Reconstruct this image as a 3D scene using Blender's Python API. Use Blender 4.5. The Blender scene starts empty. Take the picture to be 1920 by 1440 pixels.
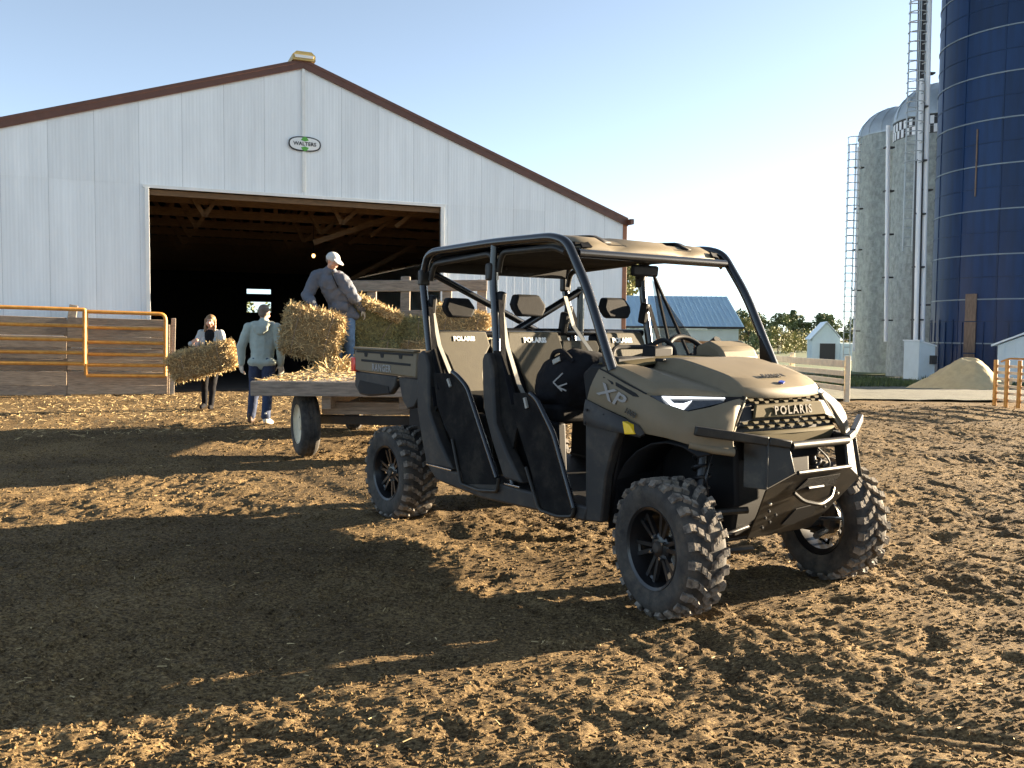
import bpy, bmesh, math, random
import numpy as np
from mathutils import Vector, Matrix

random.seed(7)
rng = np.random.default_rng(7)
S = bpy.context.scene
C = S.collection
R = math.radians
PI = math.pi

# ------------------------------------------------------------------ camera
CAM_H = 1.405
cd = bpy.data.cameras.new('camera')
cam = bpy.data.objects.new('camera', cd)
C.objects.link(cam)
cd.sensor_fit = 'HORIZONTAL'
cd.sensor_width = 36.0
cd.lens = 1701.8 / 1920 * 36.0
cd.clip_start = 0.05
cd.clip_end = 3000
cam.matrix_world = Matrix.Translation((0, 0, CAM_H)) @ Matrix.Rotation(R(90 - 3.27), 4, 'X') @ Matrix.Rotation(R(0.5), 4, 'Z')
S.camera = cam

# ------------------------------------------------------------------ sky + sun
SUN_AZ = 67.0      # degrees clockwise from +Y
SUN_EL = 10.8
W = bpy.data.worlds.new('World')
S.world = W
W.use_nodes = True
nt = W.node_tree
nt.nodes.clear()
sky = nt.nodes.new('ShaderNodeTexSky')
sky.sky_type = 'NISHITA'
sky.sun_disc = False
sky.sun_elevation = R(SUN_EL)
sky.sun_rotation = R(SUN_AZ)
sky.air_density = 0.52
sky.dust_density = 0.6
sky.ozone_density = 2.0
sky.altitude = 300
bg = nt.nodes.new('ShaderNodeBackground')
bg.inputs['Strength'].default_value = 0.05
wo = nt.nodes.new('ShaderNodeOutputWorld')
hs = nt.nodes.new('ShaderNodeHueSaturation')
hs.inputs['Saturation'].default_value = 0.63
nt.links.new(sky.outputs[0], hs.inputs['Color'])
tn = nt.nodes.new('ShaderNodeMix')
tn.data_type = 'RGBA'
tn.blend_type = 'MULTIPLY'
tn.inputs[0].default_value = 1.0
tn.inputs[7].default_value = (0.96, 1.03, 0.99, 1)
nt.links.new(hs.outputs[0], tn.inputs[6])
nt.links.new(tn.outputs[2], bg.inputs['Color'])
nt.links.new(bg.outputs[0], wo.inputs['Surface'])

sd = bpy.data.lights.new('sun', 'SUN')
sd.energy = 5.0
sd.angle = R(0.5)
sd.color = (1.0, 0.80, 0.55)
sun = bpy.data.objects.new('sun', sd)
C.objects.link(sun)
SUN_DIR = Vector((math.sin(R(SUN_AZ)) * math.cos(R(SUN_EL)), math.cos(R(SUN_AZ)) * math.cos(R(SUN_EL)), math.sin(R(SUN_EL))))
sun.rotation_euler = SUN_DIR.to_track_quat('Z', 'Y').to_euler()
sun.location = (30, 12, 20)

S.view_settings.view_transform = 'Standard'
S.view_settings.look = 'None'
S.view_settings.exposure = 2.9
S.view_settings.gamma = 1.0
S.view_settings.use_curve_mapping = False
try:
    S.cycles.max_bounces = 6
    S.cycles.transparent_max_bounces = 8
    S.cycles.use_denoising = True
except Exception:
    pass

# ------------------------------------------------------------------ materials
def mat(name, col, rough=0.6, metal=0.0, var=0.0, vscale=8.0, bump=0.0, bscale=40.0, col2=None, emit=None, es=0.0,
        alpha=None, coat=0.0, stretch=None, detail=4.0, rvar=0.0, objvar=0.0, spec=None, dust=0.0):
    m = bpy.data.materials.new(name)
    m.use_nodes = True
    n = m.node_tree.nodes
    l = m.node_tree.links
    b = n['Principled BSDF']
    c4 = (*col, 1)
    b.inputs['Base Color'].default_value = c4
    b.inputs['Roughness'].default_value = rough
    b.inputs['Metallic'].default_value = metal
    if spec is not None:
        b.inputs['Specular IOR Level'].default_value = spec
    if coat:
        b.inputs['Coat Weight'].default_value = coat
        b.inputs['Coat Roughness'].default_value = 0.12
    if emit:
        b.inputs['Emission Color'].default_value = (*emit, 1)
        b.inputs['Emission Strength'].default_value = es
    if alpha is not None:
        b.inputs['Alpha'].default_value = alpha
    if var or bump or col2 or rvar or objvar:
        tc = n.new('ShaderNodeTexCoord')
        mp = n.new('ShaderNodeMapping')
        l.new(tc.outputs['Object'], mp.inputs['Vector'])
        if stretch:
            mp.inputs['Scale'].default_value = stretch
        no = n.new('ShaderNodeTexNoise')
        no.inputs['Scale'].default_value = vscale
        no.inputs['Detail'].default_value = detail
        no.inputs['Roughness'].default_value = 0.62
        l.new(mp.outputs[0], no.inputs['Vector'])
        ramp = n.new('ShaderNodeMapRange')
        ramp.inputs['From Min'].default_value = 0.3
        ramp.inputs['From Max'].default_value = 0.7
        l.new(no.outputs['Fac'], ramp.inputs['Value'])
        mix = n.new('ShaderNodeMix')
        mix.data_type = 'RGBA'
        a = tuple(max(0, c * (1 - var)) for c in col)
        bb = col2 if col2 else tuple(min(1, c * (1 + var)) for c in col)
        mix.inputs[6].default_value = (*a, 1)
        mix.inputs[7].default_value = (*bb, 1)
        l.new(ramp.outputs[0], mix.inputs[0])
        out = mix.outputs[2]
        if objvar:
            oi = n.new('ShaderNodeObjectInfo')
            hv = n.new('ShaderNodeHueSaturation')
            mr = n.new('ShaderNodeMapRange')
            mr.inputs['To Min'].default_value = 1 - objvar
            mr.inputs['To Max'].default_value = 1 + objvar
            l.new(oi.outputs['Random'], mr.inputs['Value'])
            l.new(mr.outputs[0], hv.inputs['Value'])
            l.new(out, hv.inputs['Color'])
            out = hv.outputs[0]
        if dust:
            dn = n.new('ShaderNodeTexNoise')
            dn.inputs['Scale'].default_value = 7.0
            dn.inputs['Detail'].default_value = 10
            dn.inputs['Roughness'].default_value = 0.72
            l.new(tc.outputs['Object'], dn.inputs['Vector'])
            dm = n.new('ShaderNodeMapRange')
            dm.inputs['From Min'].default_value = 0.50
            dm.inputs['From Max'].default_value = 0.72
            dm.inputs['To Max'].default_value = dust
            l.new(dn.outputs['Fac'], dm.inputs['Value'])
            dx = n.new('ShaderNodeMix')
            dx.data_type = 'RGBA'
            dx.inputs[7].default_value = (0.20, 0.155, 0.10, 1)
            l.new(dm.outputs[0], dx.inputs[0])
            l.new(out, dx.inputs[6])
            out = dx.outputs[2]
        l.new(out, b.inputs['Base Color'])
        if rvar:
            rr = n.new('ShaderNodeMapRange')
            rr.inputs['To Min'].default_value = max(0.03, rough - rvar)
            rr.inputs['To Max'].default_value = min(1, rough + rvar)
            l.new(no.outputs['Fac'], rr.inputs['Value'])
            l.new(rr.outputs[0], b.inputs['Roughness'])
        if bump:
            n2 = n.new('ShaderNodeTexNoise')
            n2.inputs['Scale'].default_value = bscale
            n2.inputs['Detail'].default_value = 5
            l.new(mp.outputs[0], n2.inputs['Vector'])
            bp = n.new('ShaderNodeBump')
            bp.inputs['Strength'].default_value = bump
            bp.inputs['Distance'].default_value = 0.02
            l.new(n2.outputs['Fac'], bp.inputs['Height'])
            l.new(bp.outputs[0], b.inputs['Normal'])
    return m

M = {}
M['tan'] = mat('tan_paint', (0.165, 0.133, 0.085), 0.55, var=0.07, vscale=3.5, spec=0.22, rvar=0.10, col2=(0.19, 0.157, 0.106), detail=9, dust=0.35)
M['tan_dark'] = mat('tan_plastic', (0.082, 0.066, 0.034), 0.75, spec=0.08, var=0.08, vscale=12)
M['grey'] = mat('dark_grey_plastic', (0.024, 0.0235, 0.024), 0.55, var=0.15, vscale=3.5, col2=(0.036, 0.033, 0.030), bump=0.05, bscale=300, spec=0.3, detail=7, dust=0.22)
M['black'] = mat('black_plastic', (0.010, 0.010, 0.011), 0.6, var=0.15, vscale=10, spec=0.2)
M['gloss'] = mat('black_gloss_tube', (0.008, 0.009, 0.011), 0.25, coat=0.3)
M['steel_black'] = mat('black_powdercoat', (0.020, 0.018, 0.015), 0.45, var=0.2, vscale=12, bump=0.05, bscale=250, spec=0.3, dust=0.22)
M['rubber'] = mat('tyre_rubber', (0.020, 0.019, 0.018), 0.85, var=0.3, vscale=12, col2=(0.062, 0.055, 0.047), bump=0.12, bscale=120, dust=0.40)
M['tread'] = mat('dusty_tread', (0.050, 0.045, 0.041), 0.85, var=0.35, vscale=26, col2=(0.25, 0.215, 0.175), bump=0.2, bscale=90, dust=0.5)
M['rim'] = mat('black_alloy', (0.008, 0.008, 0.009), 0.34, coat=0.15)
M['bright'] = mat('bright_metal', (0.6, 0.58, 0.55), 0.25, metal=1.0)
M['spring'] = mat('dark_spring', (0.03, 0.03, 0.032), 0.35, metal=0.5)
M['seat_black'] = mat('black_vinyl', (0.011, 0.011, 0.012), 0.7, var=0.2, vscale=20, bump=0.1, bscale=200, spec=0.12)
M['seat_tan'] = mat('tan_vinyl', (0.052, 0.044, 0.025), 0.75, var=0.12, vscale=16, bump=0.12, bscale=160)
M['letter_white'] = mat('white_print', (0.8, 0.8, 0.78), 0.5)
M['letter_grey'] = mat('grey_decal', (0.24, 0.235, 0.23), 0.4)
M['letter_dark'] = mat('dark_decal', (0.03, 0.027, 0.022), 0.5)
M['letter_emboss'] = mat('embossed_letter', (0.012, 0.010, 0.007), 0.6, spec=0.2)
M['logo_blue'] = mat('blue_badge', (0.02, 0.04, 0.25), 0.3)
M['lens'] = mat('headlight_lens', (0.05, 0.052, 0.056), 0.10, metal=0.2, var=0.3, vscale=30, coat=0.5)
M['led'] = mat('lit_lamp', (0.9, 0.92, 1.0), 0.2, emit=(0.93, 0.96, 1.0), es=0.4)
M['amber'] = mat('amber_reflector', (0.85, 0.55, 0.01), 0.2, coat=0.6)
M['red'] = mat('red_lamp', (0.75, 0.03, 0.01), 0.25, coat=0.5)
M['net'] = mat('door_net', (0.009, 0.009, 0.010), 0.85, var=0.3, vscale=7, bump=0.3, bscale=260, spec=0.1, col2=(0.02, 0.019, 0.018), detail=8, dust=0.10)
M['strap'] = mat('grey_webbing', (0.36, 0.35, 0.31), 0.7)
M['mesh'] = mat('dark_sheer_net', (0.02, 0.02, 0.02), 0.8, alpha=0.45)
M['white_metal'] = mat('white_steel_sheet', (0.82, 0.85, 0.85), 0.45, var=0.075, vscale=1.4, stretch=(2.5, 2.5, 0.28), objvar=0.045, detail=9)
M['white_trim'] = mat('white_trim', (0.78, 0.78, 0.74), 0.45, var=0.05, vscale=6)
M['brown_trim'] = mat('brown_trim', (0.11, 0.042, 0.022), 0.45, var=0.15, vscale=6)
M['rust_trim'] = mat('rust_brown_trim', (0.26, 0.095, 0.035), 0.5, var=0.2, vscale=6)
M['roof_in'] = mat('roof_underside', (0.04, 0.037, 0.034), 0.8)
M['wood'] = mat('weathered_plank', (0.27, 0.21, 0.155), 0.85, var=0.45, vscale=5, stretch=(1, 6, 12), bump=0.5, bscale=22, objvar=0.18, detail=7)
M['grey_wood'] = mat('silver_grey_timber', (0.26, 0.215, 0.17), 0.85, var=0.4, vscale=5, stretch=(1.2, 6, 8), bump=0.5, bscale=20, objvar=0.12, detail=7)
M['truss'] = mat('truss_timber', (0.15, 0.085, 0.038), 0.75, var=0.3, vscale=5, stretch=(1, 8, 8), objvar=0.12)
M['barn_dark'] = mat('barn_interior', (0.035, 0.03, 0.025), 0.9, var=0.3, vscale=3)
M['orange'] = mat('orange_tube', (0.50, 0.205, 0.025), 0.5, var=0.22, vscale=9, col2=(0.56, 0.29, 0.06))
M['cream'] = mat('cream_rail', (0.68, 0.60, 0.44), 0.6, var=0.15, vscale=6)
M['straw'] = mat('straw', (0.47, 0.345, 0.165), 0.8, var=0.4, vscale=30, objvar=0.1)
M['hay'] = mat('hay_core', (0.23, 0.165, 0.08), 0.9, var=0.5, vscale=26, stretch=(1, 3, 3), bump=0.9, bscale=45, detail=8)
M['green_hay'] = mat('green_hay_core', (0.155, 0.145, 0.065), 0.9, var=0.5, vscale=26, bump=0.9, bscale=45, detail=8)
M['green_straw'] = mat('green_straw', (0.26, 0.24, 0.10), 0.85, var=0.4, vscale=30)
M['skin'] = mat('skin', (0.56, 0.30, 0.20), 0.5, var=0.06, vscale=20)
M['hair_blond'] = mat('blond_hair', (0.20, 0.11, 0.045), 0.5, var=0.3, vscale=40, stretch=(3, 3, 0.6))
M['hair_grey'] = mat('grey_brown_hair', (0.16, 0.12, 0.09), 0.6, var=0.3, vscale=60)
M['hoodie'] = mat('sage_grey_knit', (0.36, 0.41, 0.37), 0.9, var=0.12, vscale=8, bump=0.35, bscale=14)
M['sweater'] = mat('grey_sweater', (0.105, 0.115, 0.14), 0.9, var=0.1, vscale=8, bump=0.35, bscale=14)
M['cardigan'] = mat('pale_grey_cardigan', (0.40, 0.42, 0.41), 0.9, var=0.1, vscale=8, bump=0.35, bscale=14)
M['jeans'] = mat('navy_denim', (0.028, 0.042, 0.085), 0.9, var=0.25, vscale=12, bump=0.3, bscale=18)
M['jeans_blue'] = mat('blue_denim', (0.12, 0.20, 0.32), 0.9, var=0.25, vscale=12, bump=0.3, bscale=18)
M['black_cloth'] = mat('black_cloth', (0.011, 0.011, 0.013), 0.9, spec=0.15, var=0.2, vscale=12, bump=0.3, bscale=18)
M['boot'] = mat('brown_boot', (0.05, 0.028, 0.016), 0.6)
M['white_shoe'] = mat('pale_sole', (0.62, 0.58, 0.50), 0.7)
M['glove'] = mat('pale_glove', (0.56, 0.52, 0.44), 0.85, var=0.15, vscale=30)
M['cap'] = mat('pale_grey_cap', (0.52, 0.51, 0.48), 0.85, var=0.08, vscale=20)
M['concrete'] = mat('silo_concrete', (0.305, 0.335, 0.322), 0.9, var=0.34, vscale=3.4, bump=0.6, bscale=11, detail=10, stretch=(1.3, 1.3, 0.8))
M['galv'] = mat('galvanised_dome', (0.42, 0.46, 0.47), 0.38, metal=0.55, var=0.12, vscale=2)
M['pipe_white'] = mat('white_pipe', (0.78, 0.79, 0.80), 0.4)
M['ladder'] = mat('galvanised_ladder', (0.42, 0.45, 0.46), 0.45, metal=0.4)
M['blue_glass'] = mat('blue_enamel_sheet', (0.005, 0.024, 0.078), 0.42, var=0.30, vscale=1.6, stretch=(2.2, 2.2, 0.22), objvar=0.20, spec=0.25, rvar=0.1, detail=7)
M['silo_ring'] = mat('grey_silo_ring', (0.17, 0.21, 0.24), 0.5)
M['rust'] = mat('rusty_panel', (0.17, 0.115, 0.08), 0.75, var=0.35, vscale=5, stretch=(3, 3, 0.6))
M['sand'] = mat('pale_sand', (0.44, 0.36, 0.21), 0.95, var=0.12, vscale=5, bump=0.35, bscale=30)
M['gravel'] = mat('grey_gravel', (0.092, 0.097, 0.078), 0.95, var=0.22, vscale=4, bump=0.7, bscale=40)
M['blue_roof'] = mat('blue_steel_roof', (0.32, 0.48, 0.60), 0.42, var=0.1, vscale=1.5, stretch=(3, 0.4, 0.4))
M['pale_wall'] = mat('pale_blue_wall', (0.55, 0.64, 0.68), 0.6, var=0.06, vscale=2)
M['shed_roof'] = mat('silver_roof', (0.66, 0.72, 0.76), 0.4, var=0.08, vscale=2)
M['dark_door'] = mat('dark_door', (0.03, 0.028, 0.028), 0.6)
M['bark'] = mat('bark', (0.09, 0.065, 0.045), 0.95, var=0.3, vscale=8)
def leafmat(name, col):
    m = mat(name, col, 0.7, var=0.45, vscale=1.6, detail=3)
    return m
M['leaf_a'] = leafmat('leaf_green', (0.13, 0.155, 0.052))
M['leaf_b'] = leafmat('leaf_dark_green', (0.085, 0.115, 0.045))
M['leaf_c'] = leafmat('leaf_yellow_green', (0.21, 0.20, 0.065))
M['grass'] = mat('grass', (0.065, 0.095, 0.03), 0.8, var=0.4, vscale=3)
M['bulb'] = mat('warm_bulb', (1, 0.8, 0.5), 0.3, emit=(1.0, 0.52, 0.16), es=0.9)
M['sign_white'] = mat('sign_white', (0.78, 0.79, 0.77), 0.45)
M['sign_black'] = mat('sign_black', (0.02, 0.02, 0.022), 0.5)
M['sign_green'] = mat('sign_green', (0.10, 0.36, 0.05), 0.5)
M['vent_yellow'] = mat('ridge_vent_metal', (0.50, 0.36, 0.12), 0.5, var=0.1, vscale=10)

# ------------------------------------------------------------------ object helpers
def link(o, parent=None):
    C.objects.link(o)
    if parent is not None:
        o.parent = parent
    return o

def tag(o, label=None, cat=None, group=None, kind=None):
    if label:
        o['label'] = label
    if cat:
        o['category'] = cat
    if group:
        o['group'] = group
    if kind:
        o['kind'] = kind
    return o

def thing(name, label, cat, loc=(0, 0, 0), rotz=0.0, group=None):
    o = bpy.data.objects.new(name, None)
    o.empty_display_size = 0.2
    o.location = loc
    o.rotation_euler = (0, 0, rotz)
    link(o)
    return tag(o, label, cat, group)

def copy_tree(o, parent=None):
    c = o.copy()
    link(c, parent)
    for ch in list(o.children):
        copy_tree(ch, c)
    return c

def v3(p):
    return np.array(p, float)

def rounded(path, rad=0.08, n=5):
    P = [v3(p) for p in path]
    out = [P[0]]
    for i in range(1, len(P) - 1):
        a, b, c = P[i - 1], P[i], P[i + 1]
        la, lc = np.linalg.norm(a - b), np.linalg.norm(c - b)
        r = min(rad, la * 0.45, lc * 0.45)
        p0 = b + (a - b) / la * r
        p1 = b + (c - b) / lc * r
        for k in range(n + 1):
            t = k / n
            out.append((1 - t) ** 2 * p0 + 2 * t * (1 - t) * b + t * t * p1)
    out.append(P[-1])
    return out

def spline(path, n=6):
    P = [v3(p) for p in path]
    P = [2 * P[0] - P[1]] + P + [2 * P[-1] - P[-2]]
    out = []
    for i in range(1, len(P) - 2):
        for k in range(n):
            t = k / n
            out.append(0.5 * ((2 * P[i]) + (-P[i - 1] + P[i + 1]) * t + (2 * P[i - 1] - 5 * P[i] + 4 * P[i + 1] - P[i + 2]) * t * t
                              + (-P[i - 1] + 3 * P[i] - 3 * P[i + 1] + P[i + 2]) * t ** 3))
    out.append(P[-2])
    return out

class MB:
    """collects shapes into one mesh"""
    def __init__(s):
        s.v = []
        s.f = []
    def add(s, vs, fs):
        o = len(s.v)
        s.v.extend([tuple(map(float, p)) for p in vs])
        s.f.extend([tuple(i + o for i in f) for f in fs])
        return s
    def hexa(s, p):          # 8 points: bottom 4 ccw, top 4
        return s.add(p, [(0, 3, 2, 1), (4, 5, 6, 7), (0, 1, 5, 4), (1, 2, 6, 5), (2, 3, 7, 6), (3, 0, 4, 7)])
    def box(s, c, size, rot=None):
        hx, hy, hz = size[0] / 2, size[1] / 2, size[2] / 2
        p = [Vector(q) for q in [(-hx, -hy, -hz), (hx, -hy, -hz), (hx, hy, -hz), (-hx, hy, -hz), (-hx, -hy, hz), (hx, -hy, hz), (hx, hy, hz), (-hx, hy, hz)]]
        if rot is not None:
            p = [rot @ q for q in p]
        return s.hexa([q + Vector(c) for q in p])
    def beam(s, a, b, w, h, up=(0, 0, 1)):   # box between two points
        a, b = Vector(a), Vector(b)
        d = (b - a).normalized()
        u = Vector(up)
        sd_ = d.cross(u)
        if sd_.length < 1e-4:
            sd_ = d.cross(Vector((1, 0, 0)))
        sd_.normalize()
        u = sd_.cross(d).normalized()
        q = []
        for e in (a, b):
            q.append([e - sd_ * w / 2 - u * h / 2, e + sd_ * w / 2 - u * h / 2, e + sd_ * w / 2 + u * h / 2, e - sd_ * w / 2 + u * h / 2])
        return s.hexa(q[0] + q[1])
    def tube(s, path, r, seg=10, closed=False, cap=True, r2=None):
        P = [Vector(p) for p in path]
        n = len(P)
        rings = []
        prev = None
        for i in range(n):
            if closed:
                t = (P[(i + 1) % n] - P[i - 1]).normalized()
            else:
                t = (P[min(i + 1, n - 1)] - P[max(i - 1, 0)]).normalized()
            if prev is None:
                a = Vector((0, 0, 1)) if abs(t.z) < 0.9 else Vector((1, 0, 0))
                nrm = t.cross(a).normalized()
            else:
                nrm = (prev - t * prev.dot(t)).normalized()
            prev = nrm
            bi = t.cross(nrm)
            rr = r if r2 is None else r + (r2 - r) * i / max(1, n - 1)
            rings.append([P[i] + (nrm * math.cos(2 * PI * k / seg) + bi * math.sin(2 * PI * k / seg)) * rr for k in range(seg)])
        vs = [p for ring in rings for p in ring]
        fs = []
        m = n if closed else n - 1
        for i in range(m):
            j = (i + 1) % n
            for k in range(seg):
                k2 = (k + 1) % seg
                fs.append((i * seg + k, i * seg + k2, j * seg + k2, j * seg + k))
        if cap and not closed:
            fs.append(tuple(range(seg - 1, -1, -1)))
            fs.append(tuple((n - 1) * seg + k for k in range(seg)))
        return s.add(vs, fs)
    def lathe(s, prof, c=(0, 0, 0), axis='Z', seg=24, closed=False, a0=0.0, a1=2 * PI):
        full = abs(a1 - a0 - 2 * PI) < 1e-6
        m = seg if full else seg + 1
        vs = []
        for r, h in prof:
            for k in range(m):
                a = a0 + (a1 - a0) * k / seg
                x, y = r * math.cos(a), r * math.sin(a)
                if axis == 'Z':
                    p = (x, y, h)
                elif axis == 'Y':
                    p = (x, h, y)
                else:
                    p = (h, x, y)
                vs.append((p[0] + c[0], p[1] + c[1], p[2] + c[2]))
        fs = []
        n = len(prof)
        for i in range(n if closed else n - 1):
            j = (i + 1) % n
            for k in range(seg):
                k2 = (k + 1) % m
                fs.append((i * m + k, i * m + k2, j * m + k2, j * m + k))
        return s.add(vs, fs)
    def grid(s, rows, closed_u=False):
        nr, nc = len(rows), len(rows[0])
        vs = [p for r in rows for p in r]
        fs = []
        for i in range(nr - 1):
            for j in range(nc - 1):
                fs.append((i * nc + j, i * nc + j + 1, (i + 1) * nc + j + 1, (i + 1) * nc + j))
            if closed_u:
                fs.append((i * nc + nc - 1, i * nc, (i + 1) * nc, (i + 1) * nc + nc - 1))
        return s.add(vs, fs)
    def prism(s, poly, d):    # polygon (3D pts, planar) extruded by vector d
        n = len(poly)
        a = [Vector(p) for p in poly]
        b = [p + Vector(d) for p in a]
        fs = [tuple(range(n - 1, -1, -1)), tuple(range(n, 2 * n))]
        for i in range(n):
            j = (i + 1) % n
            fs.append((i, j, n + j, n + i))
        return s.add(a + b, fs)
    def sphere(s, c, r, seg=10, rings=7, sc=(1, 1, 1), rot=None):
        vs = []
        for i in range(rings + 1):
            th = PI * i / rings
            for k in range(seg):
                a = 2 * PI * k / seg
                p = Vector((math.sin(th) * math.cos(a) * r * sc[0], math.sin(th) * math.sin(a) * r * sc[1], math.cos(th) * r * sc[2]))
                if rot is not None:
                    p = rot @ p
                vs.append(p + Vector(c))
        fs = []
        for i in range(rings):
            for k in range(seg):
                k2 = (k + 1) % seg
                fs.append((i * seg + k, (i + 1) * seg + k, (i + 1) * seg + k2, i * seg + k2))
        return s.add(vs, fs)
    def capsule(s, a, b, ra, rb, sc=(1, 1, 1)):
        a, b = v3(a), v3(b)
        L = np.linalg.norm(b - a)
        n = max(2, int(L / (min(ra, rb) * 0.35)) + 1)
        for i in range(n):
            t = i / (n - 1)
            s.sphere(a + (b - a) * t, ra + (rb - ra) * t, 10, 7, sc)
        return s
    def mesh(s, name='m'):
        me = bpy.data.meshes.new(name)
        me.from_pydata(s.v, [], s.f)
        return me
    def build(s, name, m, parent=None, ang=38, bevel=0.0, solid=0.0, seg=2, recalc=True, sub=0, weld=False):
        me = s.mesh(name)
        if recalc or weld:
            bm = bmesh.new()
            bm.from_mesh(me)
            if weld:
                bmesh.ops.remove_doubles(bm, verts=bm.verts, dist=1e-4)
            bmesh.ops.recalc_face_normals(bm, faces=bm.faces)
            bm.to_mesh(me)
            bm.free()
        for p in me.polygons:
            p.use_smooth = True
        try:
            me.set_sharp_from_angle(angle=R(ang))
        except Exception:
            pass
        if m is not None:
            me.materials.append(m if not isinstance(m, str) else M[m])
        o = bpy.data.objects.new(name, me)
        link(o, parent)
        if sub:
            md = o.modifiers.new('sub', 'SUBSURF')
            md.levels = sub
            md.render_levels = sub
        if solid:
            md = o.modifiers.new('solid', 'SOLIDIFY')
            md.thickness = solid
            md.offset = 0
        if bevel:
            md = o.modifiers.new('bevel', 'BEVEL')
            md.width = bevel
            md.segments = seg
            md.limit_method = 'ANGLE'
            md.angle_limit = R(40)
        return o

def text_mesh(txt, size, extrude=0.002, bold=0.0, spacing=1.0):
    cu = bpy.data.curves.new('txt', 'FONT')
    cu.body = txt
    cu.size = size
    cu.extrude = extrude
    cu.offset = bold
    cu.space_character = spacing
    cu.align_x = 'CENTER'
    cu.align_y = 'CENTER'
    cu.resolution_u = 3
    o = bpy.data.objects.new('txt', cu)
    C.objects.link(o)
    dg = bpy.context.evaluated_depsgraph_get()
    dg.update()
    me = bpy.data.meshes.new_from_object(o.evaluated_get(dg))
    bpy.data.objects.remove(o)
    bpy.data.curves.remove(cu)
    return me

def text_obj(name, txt, size, m, parent, loc, right, up, extrude=0.002, bold=0.0, spacing=1.0, shear=0.0, wide=1.0):
    me = text_mesh(txt, size, extrude, bold, spacing)
    r = Vector(right).normalized()
    u = Vector(up)
    u = (u - r * u.dot(r)).normalized()
    nrm = r.cross(u)
    for v in me.vertices:
        v.co.x = v.co.x * wide + shear * v.co.y
    me.materials.clear()
    me.materials.append(M[m])
    o = bpy.data.objects.new(name, me)
    link(o, parent)
    mt = Matrix((r, u, nrm)).transposed().to_4x4()
    o.matrix_local = Matrix.Translation(loc) @ mt
    return o
# ================================================================== GROUND
def perlin(x, y, seed=0):
    xi = np.floor(x).astype(np.int64)
    yi = np.floor(y).astype(np.int64)
    xf, yf = x - xi, y - yi
    def h(a, b):
        n = (a * 374761393 + b * 668265263 + seed * 974711) & 0x7fffffff
        n = ((n ^ (n >> 13)) * 1274126177) & 0x7fffffff
        return ((n ^ (n >> 16)) & 0xffff) / 65536.0 * 2 * PI
    def g(a, b, dx, dy):
        t = h(a, b)
        return np.cos(t) * dx + np.sin(t) * dy
    u = xf * xf * xf * (xf * (xf * 6 - 15) + 10)
    v = yf * yf * yf * (yf * (yf * 6 - 15) + 10)
    n00, n10 = g(xi, yi, xf, yf), g(xi + 1, yi, xf - 1, yf)
    n01, n11 = g(xi, yi + 1, xf, yf - 1), g(xi + 1, yi + 1, xf - 1, yf - 1)
    return (n00 * (1 - u) + n10 * u) * (1 - v) + (n01 * (1 - u) + n11 * u) * v

def smooth01(t):
    t = np.clip(t, 0, 1)
    return t * t * (3 - 2 * t)

def base_height(x, y):
    x = np.asarray(x, float)
    y = np.asarray(y, float)
    return -0.50 * smooth01((y - 20.5) / 16.0) * smooth01((x + 2 + (y - 20) * 0.2) / 6.0) - 0.30 * smooth01((y - 38) / 12.0)

VX = np.array([math.cos(R(-54.92)), math.sin(R(-54.92))])
def ground_height(x, y):
    x = np.asarray(x, float)
    y = np.asarray(y, float)
    z = base_height(x, y)
    # rotate so that the long grain of the churned dirt runs across the picture
    a = R(-18)
    u = x * math.cos(a) + y * math.sin(a)
    w = -x * math.sin(a) + y * math.cos(a)
    rough = 1 - 0.85 * smooth01((y - 18.6) / 1.6) * smooth01((x - 4.0) / 2.0)
    n = 0.050 * perlin(x / 1.9, y / 1.9, 1) + 0.024 * perlin(u / 0.75, w / 0.5, 2)
    n = n + 0.020 * perlin(u / 0.30, w / 0.19, 3)
    c = perlin(u / 0.085 + 3.1, w / 0.062, 4)
    n = n + 0.0135 * c
    d = perlin(u / 0.043, w / 0.034, 5)
    n = n + 0.0095 * d
    churn = 0.45 + 1.0 * smooth01(0.5 + 1.3 * perlin(x / 1.7 + 4.2, y / 1.1, 15))
    n = n * churn + (1 - churn) * 0.05 * perlin(x / 1.9, y / 1.9, 1)
    # pits pressed by hooves and boots
    q = perlin(x / 0.26, y / 0.23, 6)
    n = n - 0.050 * np.clip(q - 0.26, 0, 1) / 0.4
    # wheel ruts trailing the vehicle, and an older curved pair in front of it
    lx = (x - 1.327) * VX[0] + (y - 4.879) * VX[1]
    ly = -(x - 1.327) * VX[1] + (y - 4.879) * VX[0]
    for c0 in (-0.65, 0.65):
        dd = np.abs(ly - c0)
        n = n * (1 - 0.55 * np.exp(-(dd / 0.13) ** 2) * smooth01((0.3 - lx) / 0.3))
        n = n - 0.012 * np.exp(-(dd / 0.12) ** 2) * smooth01((0.3 - lx) / 0.3) * smooth01((lx + 9) / 4)
    cc = y - (3.25 + 0.05 * (x - 1.0) ** 2 * 0.5 - 0.28 * (x - 1.0))
    for off in (0.0, -0.85):
        dd = np.abs(cc - off)
        m = np.exp(-(dd / 0.12) ** 2) * smooth01((x - 0.6) / 0.5)
        n = n * (1 - 0.7 * m) - 0.030 * m + 0.010 * m * np.sin(cc * 75)
    # flat under the wheels
    for wx, wy in ((0, -0.656), (0, 0.656), (-2.87, -0.631), (-2.87, 0.631)):
        dd = np.sqrt((lx - wx) ** 2 + (ly - wy) ** 2)
        m = np.exp(-(dd / 0.17) ** 4)
        n = n * (1 - m) - 0.006 * m
        ring = np.exp(-((dd - 0.27) / 0.07) ** 2)
        n = n + 0.018 * ring
    fade = 1 - 0.45 * smooth01((y - 12) / 12)
    far = 1 - smooth01((y - 26) / 10)
    return z + n * rough * fade * (0.15 + 0.85 * far)

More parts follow.
